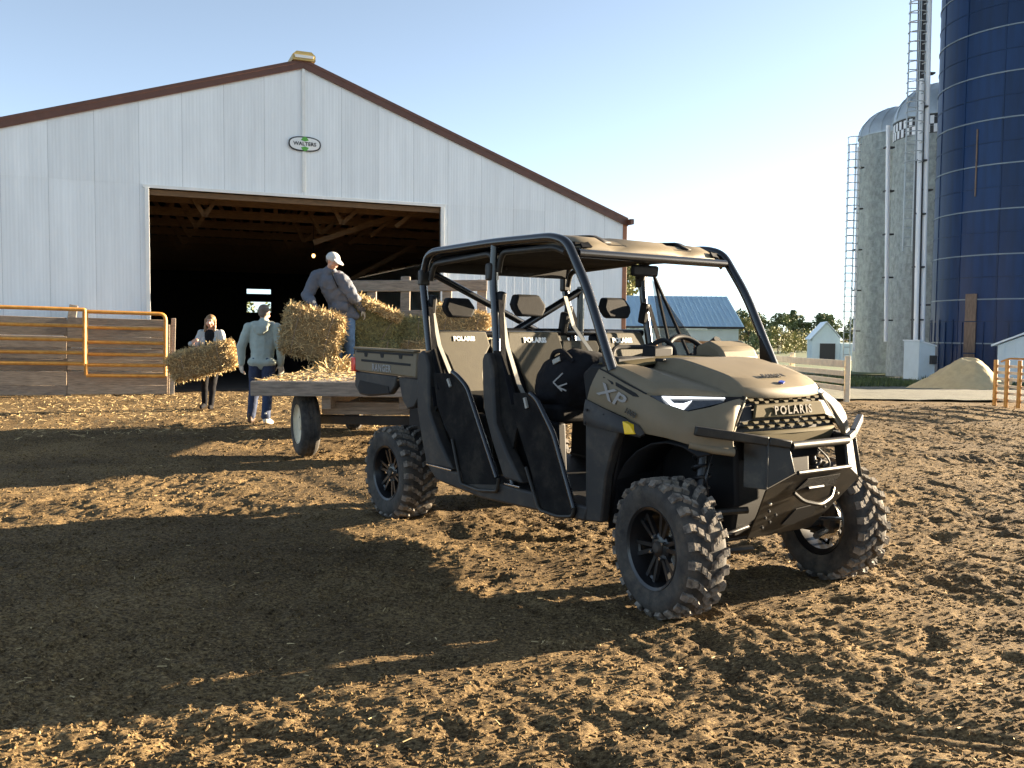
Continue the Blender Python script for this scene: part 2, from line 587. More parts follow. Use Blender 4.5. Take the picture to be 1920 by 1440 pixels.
ys = [1.55]
while ys[-1] < 27:
    ys.append(ys[-1] + max(0.011, 0.0056 * ys[-1]))
while ys[-1] < 1600:
    ys.append(ys[-1] + 0.10 * (ys[-1] - 22) ** 1.0 if ys[-1] > 29 else ys[-1] + 0.5)
ys = [-40.0, -18.0, -8.0, -4.0, -2.0, -0.6, 0.3, 0.8, 1.1, 1.35] + ys
xs = list(np.arange(-7.0, 7.0, 0.0145))
t, st = 7.0, 0.03
while t < 1500:
    xs.append(t)
    st = min(st * 1.16, t * 0.2)
    t += st
t, st, left = -7.0, 0.03, []
while t > -1500:
    st = min(st * 1.16, -t * 0.2)
    t -= st
    left.append(t)
xs = sorted(left) + xs
GX, GY = np.meshgrid(np.array(xs), np.array(ys))
GZ = ground_height(GX, GY)
ny, nx = GX.shape
me = bpy.data.meshes.new('ground')
nv = nx * ny
me.vertices.add(nv)
me.vertices.foreach_set('co', np.stack([GX, GY, GZ], -1).reshape(-1).astype(np.float32))
idx = np.arange(nv).reshape(ny, nx)
q = np.stack([idx[:-1, :-1], idx[:-1, 1:], idx[1:, 1:], idx[1:, :-1]], -1).reshape(-1, 4)
me.loops.add(q.size)
me.loops.foreach_set('vertex_index', q.reshape(-1).astype(np.int32))
me.polygons.add(len(q))
me.polygons.foreach_set('loop_start', np.arange(0, q.size, 4, dtype=np.int32))
me.polygons.foreach_set('use_smooth', np.ones(len(q), dtype=bool))
me.update(calc_edges=True)
me.validate()

def dirt_material():
    m = bpy.data.materials.new('churned_dirt')
    m.use_nodes = True
    n = m.node_tree.nodes
    l = m.node_tree.links
    b = n['Principled BSDF']
    b.inputs['Roughness'].default_value = 0.95
    b.inputs['Specular IOR Level'].default_value = 0.15
    tc = n.new('ShaderNodeTexCoord')
    def noise(scale, detail=4, rough=0.6, sc=None):
        t = n.new('ShaderNodeTexNoise')
        t.inputs['Scale'].default_value = scale
        t.inputs['Detail'].default_value = detail
        t.inputs['Roughness'].default_value = rough
        if sc:
            mp = n.new('ShaderNodeMapping')
            mp.inputs['Scale'].default_value = sc
            mp.inputs['Rotation'].default_value = (0, 0, R(20))
            l.new(tc.outputs['Object'], mp.inputs['Vector'])
            l.new(mp.outputs[0], t.inputs['Vector'])
        else:
            l.new(tc.outputs['Object'], t.inputs['Vector'])
        return t
    def ramp(src, stops):
        r = n.new('ShaderNodeValToRGB')
        r.color_ramp.elements[0].position = stops[0][0]
        r.color_ramp.elements[0].color = (*stops[0][1], 1)
        r.color_ramp.elements[1].position = stops[-1][0]
        r.color_ramp.elements[1].color = (*stops[-1][1], 1)
        for p, c in stops[1:-1]:
            e = r.color_ramp.elements.new(p)
            e.color = (*c, 1)
        l.new(src, r.inputs['Fac'])
        return r
    a = noise(46, 6, 0.75, (1, 1.5, 1))
    base = ramp(a.outputs['Fac'], [(0.33, (0.018, 0.013, 0.009)), (0.45, (0.088, 0.060, 0.030)), (0.58, (0.225, 0.157, 0.076)), (0.72, (0.44, 0.32, 0.165))])
    big = noise(0.8, 4)
    bigr = ramp(big.outputs['Fac'], [(0.36, (0.62, 0.60, 0.58)), (0.64, (1.15, 1.12, 1.06))])
    mx = n.new('ShaderNodeMix')
    mx.data_type = 'RGBA'
    mx.blend_type = 'MULTIPLY'
    mx.inputs[0].default_value = 1
    l.new(base.outputs[0], mx.inputs[6])
    l.new(bigr.outputs[0], mx.inputs[7])
    # pale chips
    ch = noise(85, 2, 0.5, (1, 2.6, 1))
    chr_ = ramp(ch.outputs['Fac'], [(0.63, (0, 0, 0)), (0.70, (1, 1, 1))])
    mx2 = n.new('ShaderNodeMix')
    mx2.data_type = 'RGBA'
    mx2.inputs[7].default_value = (0.36, 0.265, 0.15, 1)
    l.new(chr_.outputs[0], mx2.inputs[0])
    l.new(mx.outputs[2], mx2.inputs[6])
    l.new(mx2.outputs[2], b.inputs['Base Color'])
    bn = noise(60, 6, 0.75, (1, 1.5, 1))
    bp = n.new('ShaderNodeBump')
    bp.inputs['Strength'].default_value = 0.55
    bp.inputs['Distance'].default_value = 0.02
    l.new(bn.outputs['Fac'], bp.inputs['Height'])
    l.new(bp.outputs[0], b.inputs['Normal'])
    return m
M['dirt'] = dirt_material()
me.materials.append(M['dirt'])
g = bpy.data.objects.new('ground', me)
link(g)
tag(g, kind='structure')

# clods and wood chips lying loose on the dirt
def scatter(n, gen):
    vs, fs = [], []
    for i in range(n):
        gen(vs, fs)
    return vs, fs
def clods(n):
    u = rng.random(n)
    y = 2.3 * (20.0 / 2.3) ** u
    x = (rng.random(n) * 2 - 1) * (0.62 * y + 0.4)
    keep = ~((y > 18.6) & (x > 4.5))
    x, y = x[keep], y[keep]
    n = len(x)
    z = ground_height(x, y)
    s = (0.0035 + 0.0085 * rng.random(n) ** 2.8) * (0.75 + 0.06 * y)
    cube = np.array([(-1.2, -.5, -.5), (.8, -.9, -.5), (1.2, .6, -.5), (-.7, .9, -.5), (-.7, -.3, .35), (.5, -.5, .45), (.7, .4, .4), (-.4, .5, .5)])
    an = rng.random(n) * 2 * PI
    el = 0.6 + rng.random((n, 3)) * 0.9
    P = cube[None] * el[:, None, :] * (1 + 0.8 * (rng.random((n, 8, 3)) - 0.5)) * s[:, None, None]
    c, sn = np.cos(an)[:, None], np.sin(an)[:, None]
    X = P[..., 0] * c - P[..., 1] * sn
    Y = P[..., 0] * sn + P[..., 1] * c
    tilt = (rng.random((n, 1)) - 0.5) * 0.8
    Z = P[..., 2] + X * tilt
    V_ = np.stack([X + x[:, None], Y + y[:, None], Z + z[:, None] + s[:, None] * 0.2], -1).reshape(-1, 3)
    f = np.array([(4, 5, 6, 7), (0, 1, 5, 4), (1, 2, 6, 5), (2, 3, 7, 6), (3, 0, 4, 7)])
    F = (f[None] + (np.arange(n) * 8)[:, None, None]).reshape(-1, 4)
    return V_, F
def blades(px, py, pz, length, width, lift=0.15, seed=1, ang=None):
    r = np.random.default_rng(seed)
    n = len(px)
    a = r.random(n) * 2 * PI if ang is None else ang + (r.random(n) - 0.5) * 1.2
    L = length * (0.5 + r.random(n))
    wd = width * (0.7 + 0.6 * r.random(n))
    dx, dy = np.cos(a) * L / 2, np.sin(a) * L / 2
    ox, oy = -np.sin(a) * wd / 2, np.cos(a) * wd / 2
    t = (r.random(n) - 0.5) * 2 * lift * L
    p0 = np.stack([px - dx - ox, py - dy - oy, pz - t], -1)
    p1 = np.stack([px - dx + ox, py - dy + oy, pz - t + wd * 0.5], -1)
    p2 = np.stack([px + dx + ox, py + dy + oy, pz + t + wd * 0.5], -1)
    p3 = np.stack([px + dx - ox, py + dy - oy, pz + t], -1)
    V_ = np.stack([p0, p1, p2, p3], 1).reshape(-1, 3)
    F = np.arange(n * 4).reshape(-1, 4)
    return V_, F
def fast_mesh(name, V_, F, m, parent=None, kind=None, smooth=False):
    me = bpy.data.meshes.new(name)
    V_ = np.asarray(V_, np.float32)
    F = np.asarray(F, np.int32)
    me.vertices.add(len(V_))
    me.vertices.foreach_set('co', V_.reshape(-1))
    k = F.shape[1]
    me.loops.add(F.size)
    me.loops.foreach_set('vertex_index', F.reshape(-1))
    me.polygons.add(len(F))
    me.polygons.foreach_set('loop_start', np.arange(0, F.size, k, dtype=np.int32))
    me.polygons.foreach_set('use_smooth', np.full(len(F), smooth))
    me.update(calc_edges=True)
    me.materials.append(M[m] if isinstance(m, str) else m)
    o = bpy.data.objects.new(name, me)
    link(o, parent)
    if kind:
        o['kind'] = kind
    return o
cv, cf = clods(76000)
fast_mesh('dirt_clods', cv, cf, 'dirt', kind='stuff')
n = 700
u = rng.random(n)
y = 2.3 * (19.0 / 2.3) ** u
x = (rng.random(n) * 2 - 1) * (0.60 * y + 0.3)
k = ~((y > 18.4) & (x > 4.5))
x, y = x[k], y[k]
bv, bf = blades(x, y, ground_height(x, y) + 0.006, 0.030, 0.0042, 0.12, 3)
n = 5200
x2 = -9.5 + rng.random(n) * 10.5
y2 = 11.5 + rng.random(n) ** 0.7 * 8.0
k = y2 < 19.7 + (x2 + 7.956) * 0.556 - 0.3
x2, y2 = x2[k], y2[k]
bv2, bf2 = blades(x2, y2, ground_height(x2, y2) + 0.014, 0.075, 0.0075, 0.22, 4)
fast_mesh('loose_straw', np.concatenate([bv, bv2]), np.concatenate([bf, bf2 + len(bv)]), 'straw', kind='stuff')

# gravel yard beyond the dirt
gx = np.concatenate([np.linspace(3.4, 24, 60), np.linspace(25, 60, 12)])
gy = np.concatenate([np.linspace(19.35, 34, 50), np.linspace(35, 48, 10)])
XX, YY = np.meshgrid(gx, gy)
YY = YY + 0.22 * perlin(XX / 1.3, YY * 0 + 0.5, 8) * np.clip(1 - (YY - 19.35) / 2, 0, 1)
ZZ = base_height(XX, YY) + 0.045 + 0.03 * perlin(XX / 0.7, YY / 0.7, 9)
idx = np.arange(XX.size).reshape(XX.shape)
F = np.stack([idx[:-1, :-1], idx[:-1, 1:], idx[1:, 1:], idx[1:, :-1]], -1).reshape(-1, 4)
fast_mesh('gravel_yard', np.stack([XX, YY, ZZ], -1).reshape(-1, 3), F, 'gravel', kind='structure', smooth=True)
# grass at the foot of the silos
n = 16000
x = 8.5 + rng.random(n) * 13
y = 27.5 + rng.random(n) * 12
k = (perlin(x / 2.2, y / 1.6, 12) + 0.12 * np.minimum(1, (y - 28.5) / 4)) > -0.02
x, y = x[k], y[k]
r = np.random.default_rng(5)
h = 0.10 + 0.18 * r.random(len(x))
a = r.random(len(x)) * 2 * PI
bx, by, bz = x, y, base_height(x, y) + 0.03
lx, ly = np.cos(a) * 0.10 * h / 0.2, np.sin(a) * 0.10 * h / 0.2
wx, wy = -np.sin(a) * 0.022, np.cos(a) * 0.022
V_ = np.stack([np.stack([bx - wx, by - wy, bz], -1), np.stack([bx + wx, by + wy, bz], -1), np.stack([bx + lx, by + ly, bz + h], -1)], 1).reshape(-1, 3)
fast_mesh('grass', V_, np.arange(len(V_)).reshape(-1, 3), 'grass', kind='stuff')
# far field
fx = np.linspace(-120, 320, 80)
fy = np.linspace(49, 300, 50)
XX, YY = np.meshgrid(fx, fy)
ZZ = -0.85 + 0.0 * XX + 0.15 * perlin(XX / 20, YY / 20, 14)
idx = np.arange(XX.size).reshape(XX.shape)
F = np.stack([idx[:-1, :-1], idx[:-1, 1:], idx[1:, 1:], idx[1:, :-1]], -1).reshape(-1, 4)
fast_mesh('far_meadow', np.stack([XX, YY, ZZ + 0.1], -1).reshape(-1, 3), F, 'grass', kind='structure', smooth=True)
# ================================================================== BARN
BA = R(90 - 66.8)
B = thing('barn', 'big white corrugated steel barn with brown roof edge and wide open dark doorway', 'barn', (-7.956, 19.897, 0), BA)
BX0, BX1, BR, BE, BPK, BD = -6.45, 11.87, 3.37, 4.33, 7.42, 30.0
DX0, DX1, DZ = 0.03, 6.71, 4.46
def gable(x):
    return BPK - (BPK - BE) * (abs(x - BR) / ((BR - BX0) if x < BR else (BX1 - BR)))
def sheet_profile(w):
    """x,y offsets over one sheet with ribs proud of the wall (towards -y)"""
    pts = []
    k = 4
    st = w / k
    for i in range(k):
        x = i * st
        pts += [(x, 0.0), (x + 0.026, -0.0024), (x + 0.046, -0.0024), (x + 0.072, 0.0), (x + st * 0.42, 0.0), (x + st * 0.45, -0.001), (x + st * 0.50, -0.001), (x + st * 0.53, 0.0),
                (x + st * 0.72, 0.0), (x + st * 0.75, -0.001), (x + st * 0.80, -0.001), (x + st * 0.83, 0.0)]
    pts.append((w - 0.003, 0.0))
    return pts
SW = 0.88
def wall_sheet(x0, x1, z0, top, y=0.0):
    prof = [(x0 + px, y + py) for px, py in sheet_profile(SW) if x0 + px <= x1 - 0.002]
    if prof[-1][0] < x1 - 0.01:
        prof.append((x1 - 0.003, y))
    lo = [(px, py, z0) for px, py in prof]
    hi = [(px, py, top(px)) for px, py in prof]
    mb = MB()
    mb.grid([lo, hi])
    return mb.build('wall_sheet', 'white_metal', B, ang=20, recalc=False)
edges = sorted([BR - k * SW for k in range(1, 12) if BR - k * SW > BX0 + 0.1] + [BX0, BX1, BR] + [BR + k * SW for k in range(1, 12) if BR + k * SW < BX1 - 0.1])
for x0, x1 in zip(edges, edges[1:]):
    zs = 4.53
    # upper sheets, split at the ridge line
    if x0 < BR - 0.02 and x1 > BR + 0.02:
        wall_sheet(x0, BR, zs, lambda x: gable(x) + 0.06, -0.006)
        wall_sheet(BR, x1, zs, lambda x: gable(x) + 0.06, -0.006)
    else:
        if gable(x0) > zs + 0.05 or gable(x1) > zs + 0.05:
            wall_sheet(x0, x1, zs, lambda x: max(zs, gable(x) + 0.06), -0.006)
    # lower sheets
    def lowtop(x):
        return min(4.555, gable(x) + 0.06)
    if x1 <= DX0 or x0 >= DX1:
        wall_sheet(x0, x1, -0.1, lowtop)
    else:
        if x0 < DX0:
            wall_sheet(x0, DX0, -0.1, lowtop)
        if x1 > DX1:
            wall_sheet(DX1, x1, -0.1, lowtop)
# backing wall (one skin with the doorway), rear wall with a small window, sides
def prism_y(poly, y0, y1, name, m, bevel=0):
    mb = MB()
    mb.prism([(x, y0, z) for x, z in poly], (0, y1 - y0, 0))
    return mb.build(name, m, B, bevel=bevel)
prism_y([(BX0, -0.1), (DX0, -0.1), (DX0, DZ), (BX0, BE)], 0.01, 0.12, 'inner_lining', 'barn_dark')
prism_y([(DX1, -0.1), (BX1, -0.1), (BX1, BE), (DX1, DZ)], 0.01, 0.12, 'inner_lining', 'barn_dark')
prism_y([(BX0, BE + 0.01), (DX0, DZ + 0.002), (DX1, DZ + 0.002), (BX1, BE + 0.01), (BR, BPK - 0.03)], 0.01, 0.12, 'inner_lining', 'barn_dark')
WX0, WX1, WZ0, WZ1 = 5.72, 7.02, 2.36, 3.64
rear_polys = [[(BX0, -0.5), (WX0, -0.5), (WX0, gable(WX0) + 0.12), (BR, BPK + 0.12), (BX0, BE + 0.12)], [(WX1, -0.5), (BX1, -0.5), (BX1, BE + 0.12), (WX1, gable(WX1) + 0.12)],
              [(WX0, -0.5), (WX1, -0.5), (WX1, WZ0), (WX0, WZ0)], [(WX0, WZ1), (WX1, WZ1), (WX1, gable(WX1) + 0.12), (WX0, gable(WX0) + 0.12)]]
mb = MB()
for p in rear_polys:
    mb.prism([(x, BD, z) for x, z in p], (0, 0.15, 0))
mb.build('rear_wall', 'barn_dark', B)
mb = MB()
mb.box(((WX0 + WX1) / 2, BD + 0.05, 3.16), (WX1 - WX0, 0.10, 0.44))
mb.build('rear_window_rail', 'barn_dark', B)
for x in (BX0, BX1):
    mb = MB()
    mb.box((x - 0.07 if x > 0 else x + 0.07, BD / 2 + 0.02, 1.86), (0.12, BD + 0.02, 5.0))
    mb.build('side_wall', 'white_metal', B)
# roof slopes and trim
for s in (-1, 1):
    half = (BX1 - BR) if s > 0 else (BR - BX0)
    sl = (BPK - BE) / half
    ex = BR + s * (half + 0.10)
    ez = BE - sl * 0.10
    mb = MB()
    p = [(BR, -0.03, BPK + 0.17), (ex, -0.03, ez + 0.17), (ex, BD + 0.3, ez + 0.17), (BR, BD + 0.3, BPK + 0.17)]
    mb.hexa([(a[0], a[1], a[2] - 0.06) for a in p] + p)
    mb.build('roof_slope', 'roof_in', B)
    mb = MB()
    mb.prism([(BR, -0.058, BPK + 0.19), (ex + s * 0.01, -0.058, ez + 0.19), (ex + s * 0.01, -0.058, ez - 0.03), (BR, -0.058, BPK - 0.02)], (0, 0.03, 0))
    mb.build('roof_fascia', 'brown_trim', B, bevel=0.004)
    mb = MB()
    mb.prism([(BR, -0.066, BPK + 0.195), (ex + s * 0.02, -0.066, ez + 0.195), (ex + s * 0.02, -0.066, ez + 0.12), (BR, -0.066, BPK + 0.12)], (0, 0.010, 0))
    mb.build('drip_edge', 'brown_trim', B, bevel=0.003)
    mb = MB()
    mb.box((ex + s * 0.03, BD / 2, ez + 0.08), (0.10, BD + 0.5, 0.14))
    mb.build('gutter', 'brown_trim', B)
    cx_ = BX1 if s > 0 else BX0
    mb = MB()
    mb.box((cx_ + s * 0.05, 0.028, 2.2), (0.13, 0.08, 4.55))
    mb.build('corner_trim', 'rust_trim', B, bevel=0.004)
mb = MB()
mb.box((BR, -0.032, (4.60 + BPK) / 2), (0.075, 0.02, BPK - 4.60))
mb.build('ridge_seam', 'white_trim', B, bevel=0.003)
mb = MB()
mb.box(((DX0 + DX1) / 2, -0.03, DZ + 0.035), (DX1 - DX0 + 0.22, 0.03, 0.07))
mb.build('door_header', 'white_trim', B, bevel=0.003)
mb = MB()
mb.box(((DX0 + DX1) / 2, 0.10, DZ - 0.075), (DX1 - DX0, 0.06, 0.12))
mb.build('door_beam', 'truss', B, bevel=0.003)
for x in (DX0 - 0.035, DX1 + 0.035):
    mb = MB()
    mb.box((x, -0.02, DZ / 2 - 0.05), (0.085, 0.07, DZ + 0.1))
    mb.build('door_jamb', 'white_trim', B, bevel=0.003)
mb = MB()
mb.prism([(BR - 0.26, -0.12, BPK + 0.14), (BR - 0.26, -0.12, BPK + 0.26), (BR - 0.17, -0.12, BPK + 0.34), (BR + 0.17, -0.12, BPK + 0.34), (BR + 0.26, -0.12, BPK + 0.26), (BR + 0.26, -0.12, BPK + 0.14)], (0, 26, 0))
mb.build('ridge_vent', 'vent_yellow', B)
mb = MB()
mb.prism([(BR - 0.20, -0.14, BPK + 0.19), (BR + 0.20, -0.14, BPK + 0.19), (BR + 0.22, -0.14, BPK + 0.255), (BR - 0.22, -0.14, BPK + 0.255)], (0, 0.02, 0))
mb.build('vent_end', 'white_trim', B)
# trusses
for i in range(11):
    y = 1.6 + i * 2.6
    zb = 4.38
    mb = MB()
    mb.beam((BX0 + 0.15, y, zb + 0.11), (BX1 - 0.15, y, zb + 0.11), 0.05, 0.22)
    mb.build('truss_chord', 'truss', B)
    if i < 6:
        mb = MB()
        for s in (-1, 1):
            mb.beam((BR, y, BPK - 0.12), (BR + s * (8.2 if s > 0 else 9.2), y, BE + 0.05), 0.05, 0.20)
            for a, b in ((0.9, 2.2), (2.2, 3.6), (3.6, 5.6)):
                zt = gable(BR + s * b) - 0.1
                mb.beam((BR + s * a, y + 0.05, zb + 0.15), (BR + s * b, y + 0.05, zt), 0.05, 0.12)
                mb.beam((BR + s * b, y + 0.05, zt), (BR + s * (b + 0.5), y + 0.05, zb + 0.15), 0.05, 0.12)
        mb.beam((BR, y, BPK - 0.1), (BR, y, zb + 0.2), 0.05, 0.12)
        o = mb.build('truss_web', 'truss', B)
    if i < 5:
        for xx, lean in ((1.3, -0.5), (1.3, 0.55), (4.6, 0.9), (4.6, -0.45), (6.0, 1.0)):
            mb = MB()
            mb.beam((xx, y - 0.06, zb - 0.10 - 0.18), (xx + lean, y - 0.06, zb + 0.55), 0.04, 0.10)
            mb.build('knee_brace', 'truss', B)
# wide cross braces seen through the doorway
for a, b in (((4.2, 3.2, 3.75), (7.4, 3.2, 4.95)), ((6.2, 8.0, 3.0), (9.6, 8.0, 4.9))):
    mb = MB()
    mb.beam(a, b, 0.05, 0.14)
    mb.build('diagonal_brace', 'truss', B)
# purlins under the roof
for s in (-1, 1):
    for d in (1.4, 3.0, 4.6, 6.2, 7.8):
        mb = MB()
        x = BR + s * d
        mb.beam((x, 0.3, gable(x) + 0.02), (x, 16, gable(x) + 0.02), 0.05, 0.10)
        mb.build('purlin', 'truss', B)
# a lit bulb hanging in the doorway
def bw(p):
    return Matrix.Translation((-7.956, 19.897, 0)) @ Matrix.Rotation(BA, 4, 'Z') @ Vector(p)
# sign on the gable
sg = thing('gable_sign', 'small oval builder sign with green leaf shapes high on the barn gable', 'sign', tuple(bw((3.39, -0.05, 5.69))), BA)
def oval(a, b, n=28, p=2.6):
    return [(a * math.copysign(abs(math.cos(2 * PI * k / n)) ** (2 / p), math.cos(2 * PI * k / n)), b * math.copysign(abs(math.sin(2 * PI * k / n)) ** (2 / p), math.sin(2 * PI * k / n))) for k in range(n)]
mb = MB()
mb.prism([(x, 0, z) for x, z in oval(0.37, 0.17)], (0, 0.02, 0))
mb.build('sign_border', 'sign_black', sg)
mb = MB()
mb.prism([(x, -0.006, z) for x, z in oval(0.34, 0.142)], (0, 0.01, 0))
mb.build('sign_face', 'sign_white', sg)
text_obj('sign_lettering', 'WALTERS', 0.115, 'sign_black', sg, (0, -0.010, -0.002), (1, 0, 0), (0, 0, 1), 0.002, 0.003, 1.05)
for z0, d in ((0.085, 1), (-0.085, -1)):
    mb = MB()
    mb.prism([(x, -0.012, z) for x, z in [(-0.09, z0), (-0.05, z0 + 0.055 * d), (0.0, z0 + 0.085 * d), (0.05, z0 + 0.055 * d), (0.09, z0), (0.0, z0 - 0.03 * d)]], (0, 0.008, 0))
    mb.build('sign_leaf', 'sign_green', sg)
bl = thing('barn_lamp', 'single glowing bulb hanging inside the dark barn', 'lamp', tuple(bw((4.55, 5.0, 3.55))))
mb = MB()
mb.sphere((0, 0, 0), 0.05, 12, 8, (1, 1, 1.2))
mb.build('bulb', 'bulb', bl)
mb = MB()
mb.tube([(0, 0, 0.05), (0, 0, 0.9)], 0.008, 6)
mb.lathe([(0.02, 0.05), (0.03, 0.06), (0.03, 0.12), (0.01, 0.13)], seg=10)
mb.build('lamp_cord', 'black', bl)
# barn floor
mb = MB()
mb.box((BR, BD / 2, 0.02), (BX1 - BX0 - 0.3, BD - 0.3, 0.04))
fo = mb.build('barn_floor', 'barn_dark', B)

# ================================================================== PEN FENCE AND GATES (left)
# plank wall runs parallel to the barn front about a metre before it
def pen_pt(px, Y):
    """point on the ground line of the plank fence at parameter px (metres from its right post)"""
    return Vector((-7.42 - px * 0.874, 19.50 - px * 0.470, 0))
pf = thing('plank_fence', 'grey weathered plank fence behind the orange gates beside the barn', 'fence', tuple(pen_pt(0, 0)), BA)
zs_ = [0.10, 0.345, 0.615, 0.855, 1.095, 1.33, 1.525]  # lowest plank is added, standing in for the dark gap under the fence
hs = [0.20, 0.285, 0.24, 0.235, 0.235, 0.225, 0.15]
for i, (z, h) in enumerate(zip(zs_, hs)):
    for x0, x1 in ((-5.6, -1.95), (-1.94, 0.0)):
        mb = MB()
        dz = random.uniform(-0.015, 0.015)
        mb.beam((x0, 0.05 + random.uniform(-0.006, 0.006), z + dz), (x1, 0.05 + random.uniform(-0.006, 0.006), z + random.uniform(-0.015, 0.015)), 0.045, h)
        mb.build('plank', 'wood', pf, bevel=0.006)
for x in (-5.5, -3.7, -1.94, -0.02):
    mb = MB()
    mb.box((x, 0.14, 0.70), (0.14, 0.12, 1.6))
    mb.build('fence_post', 'grey_wood', pf, bevel=0.008)
mb = MB()
mb.beam((-1.98, 0.24, 0.8), (-1.83, 0.30, 1.86), 0.16, 0.12, up=(0, 1, 0))
mb.build('leaning_board', 'grey_wood', pf, bevel=0.006)
mb = MB()
mb.box((0.10, -0.05, 0.80), (0.09, 0.11, 1.68), Matrix.Rotation(R(0.8), 3, 'Y'))
mb.build('end_post', 'grey_wood', pf, bevel=0.008)

def tube_gate(name, label, loc, rotz, length, rails, top, uprights, parent_group=None, m='orange', r=0.040, droop=0.0, sq=()):
    g_ = thing(name, label, 'gate', loc, rotz, parent_group)
    bot = rails[0]
    mb = MB()
    left_ = rounded([(0.0, 0, bot), (0.0, 0, top), (length / 2, 0, top - droop / 2)], 0.02 if 'l' in sq else 0.13, 5)
    right_ = rounded([(length / 2, 0, top - droop / 2), (length, 0, top - droop), (length, 0, bot - droop)], 0.02 if 'r' in sq else 0.13, 5)
    mb.tube(left_ + right_[1:], r, 10)
    mb.tube([(0.0, 0, bot), (length, 0, bot - droop)], r, 10)
    mb.build('gate_frame', m, g_)
    for z in rails[1:]:
        mb = MB()
        mb.tube([(0.0, 0, z), (length, 0, z - droop)], r * 0.92, 8)
        mb.build('gate_rail', m, g_)
    for x in uprights:
        mb = MB()
        mb.box((x, -r * 0.6, (bot + top) / 2 - droop * x / length), (0.05, 0.014, top - bot))
        mb.build('gate_upright', m, g_)
    return g_
PT = R(1.0)
def tilt(o):
    o.rotation_euler = (0, PT, BA)
tilt(pf)
p0 = pen_pt(1.60, 0) + Vector((0.43, -0.90, 0)) * 0.12
tilt(tube_gate('tube_gate', 'orange tube gate on the plank fence nearest the barn doorway', (p0.x, p0.y, 0.03), BA, 1.52, [0.41, 0.63, 0.85, 1.10, 1.40], 1.72, [], 'orange tube gates at the pen', sq=('l',)))
p0 = pen_pt(4.90, 0) + Vector((0.43, -0.90, 0)) * 0.15
tilt(tube_gate('tube_gate', 'orange tube gate at the far end of the plank fence away from the doorway', (p0.x, p0.y, 0.09), BA, 3.24, [0.66, 0.88, 1.14, 1.42], 1.75, [1.66], 'orange tube gates at the pen', sq=('l', 'r')))
# ================================================================== BACKGROUND
def tree(name, label, loc, h, rad, seed, leaf='leaf_a', nleaf=1500, size=0.30, base=0.25, group=None, cat='tree', clumps=9, flat=0.85):
    t = thing(name, label, cat, loc, 0, group)
    r = np.random.default_rng(seed)
    mb = MB()
    top = Vector((r.normal(0, 0.04) * h, r.normal(0, 0.04) * h, h * 0.72))
    mb.tube(spline([(0, 0, -0.2), (0.03 * h * r.normal(), 0.02 * h, h * 0.3), tuple(top)], 4), 0.030 * h, 8, r2=0.010 * h)
    cl = []
    for k in range(clumps):
        a = 2 * PI * k / clumps * 1.62 + r.random()
        zz = base + (1 - base) * (0.15 + 0.78 * r.random())
        rr = rad * (0.25 + 0.65 * r.random()) * math.sqrt(max(0.1, 1 - (2 * (zz - base) / (1 - base) - 0.9) ** 2 * 0.6))
        c = np.array([math.cos(a) * rr, math.sin(a) * rr, zz * h])
        cl.append((c, rad * (0.30 + 0.22 * r.random())))
        if k < 6:
            mb.tube([(0, 0, h * (0.22 + 0.06 * k)), tuple(c * np.array([0.55, 0.55, 0.9])), tuple(c)], 0.010 * h, 5, r2=0.003 * h)
    mb.build('trunk', 'bark', t)
    per = nleaf // clumps
    V_ = []
    for c, cr in cl:
        d = r.normal(size=(per, 3))
        d /= np.linalg.norm(d, axis=1)[:, None]
        rr = cr * (0.45 + 0.6 * r.random(per) ** 0.6)
        p = c + d * rr[:, None] * np.array([1, 1, flat])
        u = r.normal(size=(per, 3))
        u /= np.linalg.norm(u, axis=1)[:, None]
        w = np.cross(u, r.normal(size=(per, 3)))
        w /= np.linalg.norm(w, axis=1)[:, None]
        s_ = size * (0.5 + 0.8 * r.random(per))[:, None]
        V_.append(np.stack([p - u * s_ * 0.5, p + w * s_ * 0.32, p + u * s_ * 0.5, p - w * s_ * 0.32], 1).reshape(-1, 3))
    V_ = np.concatenate(V_)
    fast_mesh('crown', V_, np.arange(len(V_)).reshape(-1, 4), leaf, t)
    return t
tree('tree', 'green tree rising behind the blue roofed shed beside the barn corner', (9.85, 76, -0.8), 8.0, 2.4, 11, 'leaf_c', 3200, 0.34, 0.25)
r = np.random.default_rng(21)
TG = 'trees of the far tree line'
tl = [(38.2, 148, 5.6, 2.2, 'leaf_b', 'dark green tree just right of the blue shed roof'), (41.0, 152, 5.0, 2.3, 'leaf_a', 'mid green tree seen through the windscreen opening beside the cab pillar'),
      (43.6, 147, 5.0, 2.2, 'leaf_a', 'mid green tree just right of the front cab pillar'), (46.2, 150, 6.1, 1.4, 'leaf_b', 'tall narrow dark tree standing highest in the far tree line'),
      (48.4, 152, 5.1, 2.4, 'leaf_a', 'broad mid green tree right of the tall narrow dark tree'), (51.0, 149, 5.3, 2.2, 'leaf_b', 'dark green tree behind the left eave of the tiny white shed'),
      (53.6, 153, 5.2, 2.4, 'leaf_a', 'mid green tree rising over the ridge of the tiny white shed'), (56.4, 150, 4.8, 2.3, 'leaf_a', 'mid green tree showing behind the silo ladder cage'),
      (34.5, 146, 4.6, 2.4, 'leaf_a', 'mid green tree touching the right eave of the blue roofed shed'), (36.4, 140, 4.0, 1.9, 'leaf_c', 'yellow green tree in front of the dark tree by the blue shed')]
for i, (x, y, h, w, lf, lb) in enumerate(tl):
    tree('tree', lb, (x, y, -0.95), h + 0.6, w, 30 + i, lf, 1900, 0.40, 0.12, TG, clumps=12)
